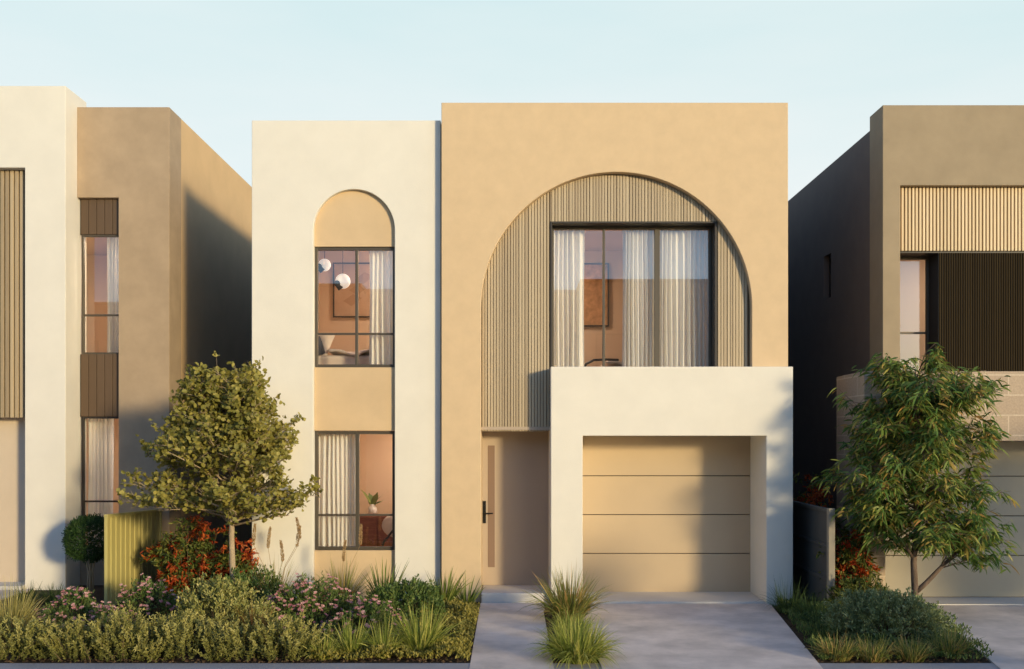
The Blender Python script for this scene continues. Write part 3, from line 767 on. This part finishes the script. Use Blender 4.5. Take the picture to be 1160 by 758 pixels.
# front hedge: upright sprays in a long band, one plant body
def hedge():
    rng = np.random.default_rng(5)
    o = empty('hedge', (-3.7, 10.46, 0)); tag(o, 'long low rosemary hedge along the footpath on the left', 'hedge')
    lb = LB(); st = MB()
    n, per = 560, 70
    x = rng.uniform(-1.66, 1.64, n); y = rng.uniform(-.26, .26, n)
    hgt = .345 + .07 * np.sin(x * 5.2 + 1) * np.sin(x * 2.1) + .05 * np.sin(x * 11 + y * 8) + rng.normal(size=n) * .035
    edge = 1 - .45 * np.clip((np.abs(y) - .12) / .14, 0, 1) ** 2
    hgt *= edge * np.where(x > 1.3, 1 - (x - 1.3) * .6, 1)
    lean = np.stack([rng.normal(size=n) * .12 + .03, y * .35 + rng.normal(size=n) * .08, np.zeros(n)], 1)
    base = np.stack([x, y, np.zeros(n)], 1); tip = base + lean + np.stack([0 * x, 0 * x, hgt], 1)
    t = .02 + 1.0 * rng.random((n, per))
    P = base[:, None] + (tip - base)[:, None] * t[..., None]
    ax = nrm(tip - base)[:, None]
    D = ax * .8 + rng.normal(size=P.shape) * .5
    R = np.clip(np.repeat(rng.random(n), per) * .35 + rng.random(n * per) * .25 + .55 * (t.ravel() - .3), 0, 1)  # lighter new-growth tips; darker bases paint in shade between sprays
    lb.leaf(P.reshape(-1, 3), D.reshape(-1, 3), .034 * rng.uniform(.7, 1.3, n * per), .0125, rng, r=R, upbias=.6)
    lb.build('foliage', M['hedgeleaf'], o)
    for i in range(0, n, 6): st.tube([base[i], tip[i] * .98], [.006, .002], 4)
    st.build('stems', M['stem'], o)['kind'] = 'stuff'
hedge()

# --- left garden
tuft('fountain_grass', (-5.72, 11.3, 0), 900, .86, .011, 'strawgrass', 'pale straw fountain grass at the left edge behind the hedge', seed=2, spread=.6, droop=.55, base=.1)
tuft('fountain_grass', (-5.42, 10.72, 0), 240, .48, .007, 'redgrass', 'russet tipped grass tuft at the left end of the hedge', seed=3, spread=.7, droop=.5, base=.09)
FG = 'pink flowering shrubs'
shrub('flowering_shrub', (-5.3, 11.9, 0), (.36, .32, .44), 'deepleaf', 150, 16, .05, .016, 'sunlit pink flowering shrub between the straw grass and olive fence', 'flowering shrub', FG, 4, blossoms=190)
shrub('flowering_shrub', (-4.52, 12.35, 0), (.38, .3, .50), 'deepleaf', 150, 16, .05, .016, 'shaded pink flowering shrub in front of the olive fence', 'flowering shrub', FG, 6, blossoms=170)
shrub('flowering_shrub', (-4.62, 11.3, 0), (.24, .2, .36), 'deepleaf', 80, 14, .045, .015, 'small pink flowering shrub at the foot of the olive fence near the hedge', 'flowering shrub', FG, 8, blossoms=90)
DG = 'dark strappy tufts by the left house'
for i, (x, y, lab) in enumerate(((-6.72, 13.7, 'dark green grass tuft at the foot of the cream column, farther left'), (-6.38, 13.75, 'dark green grass tuft at the foot of the cream column, nearer the topiary'), (-5.95, 13.3, 'dark green grass tuft below the ball topiary stem'))):
    tuft('grass_tuft', (x, y, 0), 190, .45, .010, 'darkgrass', lab, group=DG, seed=20 + i, spread=.8, droop=.5, base=.1)
# ball topiary
o = empty('ball_topiary', (-6.14, 14.4, 0)); tag(o, 'dark green ball topiary on bare stems under the left window', 'topiary')
rng = np.random.default_rng(31); d = unit(2400, rng); d = d * (1 + .03 * np.sin(d[:, :1] * 9) + rng.normal(size=(len(d), 1)) * .02)
lb = LB()
for k in range(3):
    P = d * np.array([.35, .35, .32]) * (1 - .08 * k) + np.array([0, 0, .84]) + rng.normal(size=d.shape) * .012
    lb.leaf(P, d * .6 + np.array([0, 0, .5]) + rng.normal(size=d.shape) * .5, .045, .014, rng)
lb.build('foliage', M['topiary'], o)
b = MB()
for k in range(4): MB().tube([(.05 * math.cos(k * 1.6), .05 * math.sin(k * 1.6), -.02), (.03 * math.cos(k * 1.6 + .4), .03 * math.sin(k * 1.6), .35), (.1 * math.cos(k * 1.6), .1 * math.sin(k * 1.6), .7)], [.014, .012, .009], 7).build('stem', M['bark'], o, smooth=True)

# red nandinas
def nandina(loc, r, h, label, seed, ncane=26, redbias=.5):
    rng = np.random.default_rng(seed)
    o = empty('red_shrub', loc); tag(o, label, 'shrub', 'red leaved shrubs')
    g, rd, st = LB(), LB(), MB()
    for c in range(ncane):
        a = rng.random() * 2 * PI; q = math.sqrt(rng.random())
        top = np.array([r[0] * q * math.cos(a), r[1] * q * math.sin(a), h * rng.uniform(.35, 1.0)]); bs = top * [.35, .35, 0]
        st.tube([bs, (bs + top) / 2 + [0, 0, .03], top], [.007, .006, .003], 5)
        for s_ in range(9):
            t = rng.uniform(.25, 1.05); p0 = bs + (top - bs) * t
            aa = rng.random() * 2 * PI; dirn = np.array([math.cos(aa), math.sin(aa), rng.uniform(-.2, .5)])
            ln = rng.uniform(.14, .28); m_ = 20
            tt = rng.uniform(.2, 1, m_); P = p0 + dirn * ln * tt[:, None] + rng.normal(size=(m_, 3)) * .022 - np.array([0, 0, 1]) * (.09 * tt ** 2)[:, None]
            P[:, 2] = np.maximum(P[:, 2], .03)
            D = dirn * .6 + rng.normal(size=(m_, 3)) * .7 - np.array([0, 0, .35])
            (rd if rng.random() < redbias else g).leaf(P, D, .075 * rng.uniform(.7, 1.3, m_), .026, rng, upbias=.5)
    g.build('green_foliage', M['nandgreen'], o); rd.build('red_foliage', M['nandred'], o); st.build('stems', M['stem'], o)['kind'] = 'stuff'
nandina((-4.55, 14.05, 0), (.5, .4), 1.15, 'red and green shrub between the olive fence and the tree trunk', 41, 40, .36)
nandina((-3.92, 14.0, 0), (.22, .25), 1.08, 'red tipped shrub against the cream house corner behind the tree trunk', 42, 14, .45)
nandina((4.52, 13.25, 0), (.22, .25), 1.2, 'tall red and green shrub beside the grey fence post', 43, 30, .3)
nandina((4.55, 14.95, 0), (.3, .7), 1.75, 'red topped shrub rising behind the grey fence', 44, 34, .55)

shrub('round_shrub', (-3.40, 11.38, 0), (.60, .45, .62), 'moundleaf', 420, 20, .042, .021, 'tall pale green mound shrub in front of the round leaved tree', seed=51, upright=.4)
shrub('low_shrub', (-3.45, 13.0, 0), (.5, .4, .56), 'deepleaf', 200, 18, .045, .018, 'small leaved green shrub at the right of the tree trunk', seed=52)
shrub('round_shrub', (-1.38, 12.55, 0), (.55, .5, .46), 'deepleaf', 380, 20, .042, .02, 'dark green mound shrub below the cream wall beside the strappy plants', seed=53, upright=.4)
shrub('flowering_shrub', (-2.50, 12.05, 0), (.62, .45, .56), 'deepleaf', 300, 18, .05, .016, 'large pink flowering shrub under the ground floor window', 'flowering shrub', FG, 54, blossoms=380)
shrub('flowering_shrub', (-1.72, 11.55, 0), (.42, .32, .38), 'deepleaf', 160, 16, .05, .016, 'lower pink flowering shrub behind the lime grass tufts', 'flowering shrub', FG, 55, blossoms=180)
LG = 'strappy plants along the house'
tuft('strappy_plant', (-3.18, 13.2, 0), 320, .92, .014, 'strap', 'strappy plant with straw plumes against the cream wall, left of the window', 'strappy plant', LG, 61, spread=.75, droop=.45, base=.1,
     plumes=((-.27, 0, 1.15, .02), (-.1, .1, 1.1, .03), (.12, 0, .93, -.03), (.30, .05, 1.12, .04), (.36, -.05, 1.24, -.05)))
tuft('strappy_plant', (-2.3, 13.3, 0), 320, .90, .014, 'strap', 'strappy plant with two straw plumes in front of the ground floor window', 'strappy plant', LG, 62, spread=.8, droop=.45, base=.1,
     plumes=((.04, -.05, .93, .03), (.26, 0, 1.14, .01)))
tuft('strappy_plant', (-1.72, 13.3, 0), 80, .80, .032, 'spiky', 'broad leaved spiky plant at the corner of the window recess', 'strappy plant', LG, 63, spread=.6, droop=.25, base=.05)
tuft('strappy_plant', (-.92, 13.4, 0), 80, .72, .032, 'spiky', 'broad leaved spiky plant at the joint of cream and tan walls', 'strappy plant', LG, 64, spread=.7, droop=.25, base=.05)
tuft('strappy_plant', (-.62, 13.4, 0), 50, .58, .028, 'spiky', 'small spiky plant at the tan wall beside the front step', 'strappy plant', LG, 65, spread=.75, droop=.3, base=.04)
tuft('strappy_plant', (-2.86, 11.05, 0), 170, .66, .013, 'redgrass', 'russet strappy plant between the mound shrub and pink flowers', 'strappy plant', None, 66, spread=.9, droop=.4, base=.07)
TG = 'lime grass tufts along the footpath'
tuft('lime_grass', (-1.98, 10.36, 0), 200, .36, .013, 'limegrass', 'smallest lime grass tuft next to the hedge end', group=TG, seed=71, spread=.9, droop=.4, base=.08)
tuft('lime_grass', (-1.70, 10.48, 0), 210, .54, .014, 'limegrass', 'lime grass tuft second from the hedge end', group=TG, seed=72, spread=.75, droop=.35, base=.07)
tuft('lime_grass', (-1.36, 10.46, 0), 220, .54, .014, 'limegrass', 'lime grass tuft third from the hedge end', group=TG, seed=73, spread=.85, droop=.4, base=.08)
tuft('lime_grass', (-.98, 10.6, 0), 380, .74, .013, 'limegrass', 'tallest lime grass tuft nearest the entry path', group=TG, seed=74, spread=.85, droop=.4, base=.1)
# yellow green ground cover beside the path
rng = np.random.default_rng(77); n = 15000
lb = LB(); x = rng.uniform(-2.1, -.45, n); y = rng.uniform(10.2, 13.5, n); kp = (x > -1.2) | (y < 10.9); x, y = x[kp], y[kp]; n = len(x)
hh = np.where(x < -1.15, .055, .10) + .05 * np.sin(x * 9 + y * 5) + .04 * np.sin(y * 7.3 + x * 3)
hh *= np.clip((-.45 - x) / .12, .35, 1)
P = np.stack([x, y, hh * np.sqrt(rng.random(n))], 1)
lb.leaf(P, np.stack([rng.normal(size=n) * .6, rng.normal(size=n) * .6, np.ones(n)], 1), .04, .024, rng)
tag(lb.build('ground_cover', M['cover']), 'low yellow green ground cover beside the entry path', kind='stuff')
# --- median
tuft('strappy_plant', (.72, 12.55, 0), 620, .88, .016, 'strap', 'dark strappy tuft between path and driveway nearest the garage', 'strappy plant', 'tufts between path and driveway', 81, spread=.95, droop=.45, base=.15)
tuft('strappy_plant', (.70, 11.5, 0), 300, .48, .012, 'limegrass', 'smaller lime tuft between the other two tufts of the path strip', 'strappy plant', 'tufts between path and driveway', 82, spread=.9, droop=.5, base=.15)
tuft('strappy_plant', (.68, 10.25, 0), 1200, .62, .013, 'limegrass', 'large bushy yellow green tuft nearest the street between path and driveway', 'strappy plant', 'tufts between path and driveway', 83, spread=1.0, droop=.55, base=.17)
# --- right garden
rng = np.random.default_rng(78); n = 9000
lb = LB(); y = rng.uniform(10.2, 13.6, n); xa = 3.12 + .137 * (y - 9.9); xb = np.minimum(4.93 + .22 * (y - 10), 5.6)
x = xa + (xb - xa) * rng.random(n)
hh = .09 + .05 * np.sin(x * 8 + y * 6) + .04 * np.sin(y * 9)
lb.leaf(np.stack([x, y, np.clip(hh, .03, 1) * np.sqrt(rng.random(n))], 1), np.stack([rng.normal(size=n) * .5, rng.normal(size=n) * .5, np.ones(n)], 1), .05, .014, rng)
tag(lb.build('ground_cover', M['deepleaf']), 'low dark ground cover filling the bed under the gum tree', kind='stuff')
RG = 'dark tufts along the driveway edge'
for i, (x, y, L_, lab) in enumerate(((3.66, 13.1, .60, 'dark grass tuft at the corner of the garage wall'), (3.80, 12.55, .52, 'dark grass tuft half way along the grey fence'), (3.74, 11.9, .50, 'dark grass tuft below the grey fence post'), (3.52, 11.15, .44, 'dark grass tuft at the driveway edge left of the grey green mound'))):
    tuft('grass_tuft', (x, y, 0), 240, L_, .009, 'darkgrass', lab, group=RG, seed=90 + i, spread=.85, droop=.5, base=.12)
shrub('round_shrub', (4.22, 11.2, 0), (.70, .52, .60), 'greymound', 620, 22, .036, .017, 'grey green mound shrub at the foot of the gum tree', seed=95, upright=.4, lobe_amp=.1)
shrub('low_shrub', (4.5, 12.75, 0), (.45, .32, .46), 'nandgreen', 220, 18, .045, .016, 'yellow green shrub behind the grey green mound', seed=96)
NG = 'tufts in front of the grey green mound'
for i, (x, y, L_, lab) in enumerate(((3.40, 10.35, .38, 'grass tuft at the driveway corner in front of the mound, first from the driveway'), (3.76, 10.3, .36, 'grass tuft in front of the mound, second from the driveway'), (4.16, 10.3, .36, 'grass tuft in front of the mound, third from the driveway'), (4.64, 10.5, .44, 'wide spread grass tuft beside the neighbouring driveway'))):
    tuft('strappy_plant', (x, y, 0), 300, L_, .011, 'strap', lab, 'strappy plant', NG, 100 + i, spread=1.0, droop=.4, base=.12)

# ------------------------------------------------------------------ trees
def interp(tab, z):
    zs = [a for a, _ in tab]; return float(np.interp(z, zs, [b for _, b in tab]))

def tree_round():
    rng = np.random.default_rng(203)
    o = empty('tree', (-3.77, 13.3, 0), 0, 1.056); o.scale = (1.13, 1.08, .985); tag(o, 'young tree with small round olive leaves beside the cream wall', 'tree')
    prof = [(1.1, .5), (1.25, 1.0), (1.5, 1.2), (1.85, 1.10), (2.2, .84), (2.6, .60), (2.9, .46), (3.15, .34), (3.35, .16)]
    tk = MB(); lb = LB()
    trunk = [(0, 0, -.05), (.012, 0, .5), (-.005, .01, 1.0), (.01, 0, 1.5), (-.03, .02, 2.1), (-.06, 0, 2.6), (-.1, 0, 3.02)]
    tk.tube(trunk, [.042, .036, .033, .029, .022, .014, .005], 9)
    def tpt(z):
        zs = [p[2] for p in trunk]; return np.array([np.interp(z, zs, [p[0] for p in trunk]), np.interp(z, zs, [p[1] for p in trunk]), z])
    tips = []
    nb = 64
    for i in range(nb):
        z0 = 1.12 + 1.72 * (i / nb) ** 1.0 + rng.uniform(-.04, .04)
        a = i * 2.399 + rng.uniform(-.4, .4)
        rise = rng.uniform(.15, .42) if z0 < 1.5 else rng.uniform(.3, .7)
        L_ = interp(prof, min(3.35, z0 + rise * .7)) * rng.uniform(.82, 1.06)
        end = tpt(z0) + np.array([math.cos(a) * L_, math.sin(a) * L_ * .9, rise * (0.5 + L_ * .5)])
        if i < 9: end[2] = z0 + rng.uniform(.08, .3)
        if end[0] > 0: end[0] *= .80
        s0 = tpt(z0); mid = s0 + (end - s0) * .5 + np.array([rng.normal() * .04, rng.normal() * .04, -.02 + .08 * L_])
        r0 = .017 * (1 - .6 * i / nb)
        tk.tube([s0, mid, end], [r0, r0 * .65, .003], 6)
        for k in range(12):
            t = rng.uniform(.25, 1.0); p0 = s0 + (mid - s0) * 2 * t if t < .5 else mid + (end - mid) * (2 * t - 1)
            aa = a + rng.normal() * 1.0
            l2 = rng.uniform(.14, .34) * (1.1 - .4 * t)
            e2 = p0 + np.array([math.cos(aa) * l2, math.sin(aa) * l2, rng.uniform(.02, .26)])
            tk.tube([p0, (p0 + e2) / 2 + [0, 0, .015], e2], [.005, .004, .0018], 4)
            tips.append((p0, e2))
            for q in range(2):
                t2 = rng.uniform(.4, .9); p1 = p0 + (e2 - p0) * t2; e3 = p1 + rng.normal(size=3) * .075 + [0, 0, .05]
                tk.tube([p1, e3], [.003, .0015], 3, cap=False); tips.append((p1, e3))
    for p0, e in tips:
        m_ = rng.integers(4, 8)
        t = rng.uniform(.3, 1.08, m_); P = p0 + (e - p0) * t[:, None] + rng.normal(size=(m_, 3)) * .02
        D = nrm(e - p0) * .4 + rng.normal(size=(m_, 3)) * .8 + np.array([0, 0, .15])
        tone = rng.random()
        lb.leaf(P, D,   .066 * rng.uniform(.7, 1.2, m_), .058 * rng.uniform(.75, 1.15, m_), rng, fold=.16, upbias=.5, r=np.clip(tone * .5 + rng.random(m_) * .5, 0, 1))
    tk.build('trunk', M['bark'], o, smooth=True); lb.build('crown', M['treeleaf'], o)
tree_round()

def tree_gum(loc, label, seed=305):
    rng = np.random.default_rng(seed)
    o = empty('tree', loc); tag(o, label, 'tree')
    prof = [(.7, .5), (1.0, 1.0), (1.4, 1.2), (1.9, 1.18), (2.4, 1.08), (2.9, 1.0), (3.2, .85), (3.45, .5)]
    tk = MB(); lb = LB()
    trunk = [(0, 0, -.05), (.0, 0, .3), (-.02, 0, .7), (.03, .01, 1.2), (.0, .03, 1.8), (.05, 0, 2.5), (.0, 0, 3.2)]
    tk.tube(trunk, [.055, .045, .04, .034, .027, .017, .006], 9)
    fork = [(.0, 0, .30), (.12, -.03, .42), (.3, -.05, .62), (.5, -.06, .82), (.72, -.05, 1.05)]
    tk.tube(fork, [.036, .034, .028, .02, .008], 8)
    fork2 = [(-.01, 0, .72), (-.14, -.02, .92), (-.3, 0, 1.12), (-.5, .03, 1.4)]
    tk.tube(fork2, [.026, .02, .015, .006], 7)
    zs = [p[2] for p in trunk]
    def tpt(z): return np.array([np.interp(z, zs, [p[0] for p in trunk]), np.interp(z, zs, [p[1] for p in trunk]), z])
    ends = []
    nb = 74
    for i in range(nb):
        z0 = .80 + 2.30 * (i / nb) + rng.uniform(-.05, .05)
        a = i * 2.399 + rng.uniform(-.4, .4)
        zt = z0 + rng.uniform(-.05, .5)
        L_ = interp(prof, min(3.4, zt)) * rng.uniform(.55, 1.02)
        s0 = tpt(z0); end = s0 + np.array([math.cos(a) * L_, math.sin(a) * L_ * .85, zt - z0])
        mid = (s0 + end) / 2 + np.array([0, 0, .12])
        r0 = .014 * (1 - .5 * i / nb)
        tk.tube([s0, mid, end], [r0, r0 * .6, .003], 5); ends.append((s0, mid, end, a))
    for f, a in ((fork, -.1), (fork2, PI)):
        for k in range(5):
            s0 = np.array(f[2 + k % 2]) ; end = np.array(f[-1]) + rng.normal(size=3) * [.3, .35, .16] + [.12 * math.cos(a), 0, .05]
            mid = (s0 + end) / 2 + [0, 0, .06]; tk.tube([s0, mid, end], [.01, .006, .002], 5); ends.append((s0, mid, end, a))
    PF = lambda t: (math.sin(min(1, t * .93 + .07) * PI) ** .75) if t < .97 else .05
    for s0, mid, end, a in ends:
        for q_ in (mid, end):
            if q_[0] < 0: q_[0] *= .80
            if q_[2] > 2.2: q_[2] = 2.2 + (q_[2] - 2.2) * .86
        for k in range(19):
            t = rng.uniform(.12, 1.02); p0 = s0 + (mid - s0) * 2 * t if t < .5 else mid + (end - mid) * (2 * t - 1)
            aa = a + rng.normal() * 1.1; l2 = rng.uniform(.10, .28)
            e2 = p0 + np.array([math.cos(aa) * l2, math.sin(aa) * l2, rng.uniform(-.12, .26)])
            tk.tube([p0, e2], [.004, .0015], 3, cap=False)
            m_ = rng.integers(7, 13); tt = rng.uniform(.2, 1.05, m_)
            P = p0 + (e2 - p0) * tt[:, None] + rng.normal(size=(m_, 3)) * .02
            aa2 = aa + rng.normal(size=m_) * 1.0
            D = np.stack([np.cos(aa2), np.sin(aa2), rng.uniform(-.5, .25, m_)], 1)
            lb.blade(P, D, rng.uniform(.09, .17, m_), rng.uniform(.020, .032, m_), 4, rng.uniform(.1, .9, m_), rng, prof=PF, face=nrm(np.array([.5, -.6, .6]) + rng.normal(size=(m_, 3)) * .8), r=np.clip(rng.random() * .35 + rng.random(m_) ** 1.4 * .68, 0, 1))
    tk.build('trunk', M['barkdark'], o, smooth=True); lb.build('crown', M['gumleaf'], o)
    return o
gum = tree_gum((5.24, 12.85, 0), 'dark gum tree with long drooping leaves in front of the stone band')
for (x, y, rz, sc_, lab) in ((6.8, 7.5, 1.3, .60, 'small gum tree on the verge whose shade falls on the driveway'), (11.1, 9.0, 2.7, .97, 'gum tree further along whose shade falls on the stone house garage')):
    t = copy_tree(gum); t.location = (x, y, 0); t.rotation_euler = (0, 0, rz); t.scale = (sc_,) * 3; t['label'] = lab

# bark chips on the beds
rng = np.random.default_rng(9); n = 9000
lb = LB(); x = rng.uniform(-6.5, 5.6, n); y = 10.18 + rng.random(n) ** 1.5 * 3.5
keep = ((x < -.46) | ((x > .46) & (x < .86)) | ((x > 3.1 + .135 * (y - 9.9)) & (x < 4.85 + .23 * (y - 10)))) 
x, y = x[keep], y[keep]; n = len(x)
lb.leaf(np.stack([x, y, rng.uniform(-.008, .012, n)], 1), np.stack([rng.normal(size=n), rng.normal(size=n), rng.normal(size=n) * .2], 1), .04 * rng.uniform(.5, 1.3, n), .016, rng, upbias=.8)
tag(lb.build('mulch_chips', leaf_mat('bark_chips', [(.03, .018, .01), (.07, .042, .022), (.13, .085, .05)], 0, .9)), kind='stuff')

# ------------------------------------------------------------------ light, sky, camera
EL, AZ = math.radians(8.5), math.radians(39.0)           # sun behind the viewer's right shoulder
dsun = Vector((math.sin(AZ) * math.cos(EL), -math.cos(AZ) * math.cos(EL), math.sin(EL)))
sd = bpy.data.lights.new('sun', 'SUN'); sd.energy = 3.35; sd.angle = math.radians(6.0); sd.color = (1.0, .81, .475)
so = bpy.data.objects.new('sun', sd); COL.objects.link(so)
so.rotation_euler = (-dsun).to_track_quat('-Z', 'Y').to_euler()
so.location = dsun * 60

W = bpy.data.worlds.new('World'); S.world = W; W.use_nodes = True
nt = W.node_tree; L = nt.links; bg = nt.nodes['Background']
sky = nt.nodes.new('ShaderNodeTexSky'); sky.sky_type = 'NISHITA'; sky.sun_disc = False
sky.sun_elevation = EL; sky.sun_rotation = math.pi - AZ
sky.air_density = 1.0; sky.dust_density = 0.4; sky.ozone_density = 1.5
# thin bright high haze over the lower sky, with faint cloud streaks, clearing towards the zenith
tc = nt.nodes.new('ShaderNodeTexCoord'); sx = nt.nodes.new('ShaderNodeSeparateXYZ'); L.new(tc.outputs['Generated'], sx.inputs[0])
mr = nt.nodes.new('ShaderNodeMapRange'); mr.inputs['From Min'].default_value = .40; mr.inputs['From Max'].default_value = .72
mr.inputs['To Min'].default_value = .97; mr.inputs['To Max'].default_value = 0.0; L.new(sx.outputs['Z'], mr.inputs['Value'])
mp = nt.nodes.new('ShaderNodeMapping'); mp.inputs['Scale'].default_value = (1.2, 1.2, 5); L.new(tc.outputs['Generated'], mp.inputs['Vector'])
cn = nt.nodes.new('ShaderNodeTexNoise'); cn.inputs['Scale'].default_value = 1.8; cn.inputs['Detail'].default_value = 5; L.new(mp.outputs[0], cn.inputs['Vector'])
cr = nt.nodes.new('ShaderNodeValToRGB'); cr.color_ramp.elements[0].position = .36; cr.color_ramp.elements[0].color = (.70, .86, .87, 1)
cr.color_ramp.elements[1].position = .80; cr.color_ramp.elements[1].color = (.88, .93, .92, 1); 
gr = nt.nodes.new('ShaderNodeMapRange'); gr.inputs['From Min'].default_value = .16; gr.inputs['From Max'].default_value = .46; gr.inputs['To Min'].default_value = .42; gr.inputs['To Max'].default_value = -.02; L.new(sx.outputs['Z'], gr.inputs['Value'])
ga = nt.nodes.new('ShaderNodeMath'); ga.operation = 'MULTIPLY_ADD'; ga.inputs[1].default_value = .75; L.new(cn.outputs['Fac'], ga.inputs[0]); L.new(gr.outputs[0], ga.inputs[2]); L.new(ga.outputs[0], cr.inputs['Fac'])
vm = nt.nodes.new('ShaderNodeVectorMath'); vm.operation = 'SCALE'; vm.inputs['Scale'].default_value = 1 / .12; L.new(cr.outputs['Color'], vm.inputs[0])
mx = nt.nodes.new('ShaderNodeMix'); mx.data_type = 'RGBA'; mx.clamp_factor = True; 
my = nt.nodes.new('ShaderNodeMapRange'); my.inputs['From Min'].default_value = -.25; my.inputs['From Max'].default_value = .45; my.inputs['To Min'].default_value = .06; my.inputs['To Max'].default_value = 1; L.new(sx.outputs['Y'], my.inputs['Value'])
mm = nt.nodes.new('ShaderNodeMath'); mm.operation = 'MULTIPLY'; L.new(mr.outputs[0], mm.inputs[0]); L.new(my.outputs[0], mm.inputs[1]); L.new(mm.outputs[0], mx.inputs['Factor'])
vs_ = nt.nodes.new('ShaderNodeVectorMath'); vs_.operation = 'MULTIPLY'; vs_.inputs[1].default_value = (1.6, 1.95, 2.6); L.new(sky.outputs[0], vs_.inputs[0]); L.new(vs_.outputs[0], mx.inputs['A']); L.new(vm.outputs[0], mx.inputs['B'])
L.new(mx.outputs['Result'], bg.inputs['Color']); bg.inputs['Strength'].default_value = .12

cam = bpy.data.cameras.new('camera'); co = bpy.data.objects.new('camera', cam); COL.objects.link(co)
co.location = (0, 0, 2.3); co.rotation_euler = (math.radians(90), 0, 0)
cam.sensor_width = 36; cam.lens = 1120 / 1160 * 36; cam.shift_y = 118 / 1160; cam.clip_end = 2000; cam.clip_start = .05
S.camera = co
S.view_settings.view_transform = 'Standard'; S.view_settings.look = 'None'; S.view_settings.gamma = 1
S.view_settings.exposure = 0.0
S.cycles.max_bounces = 8; S.cycles.transparent_max_bounces = 12
S.cycles.use_denoising = True
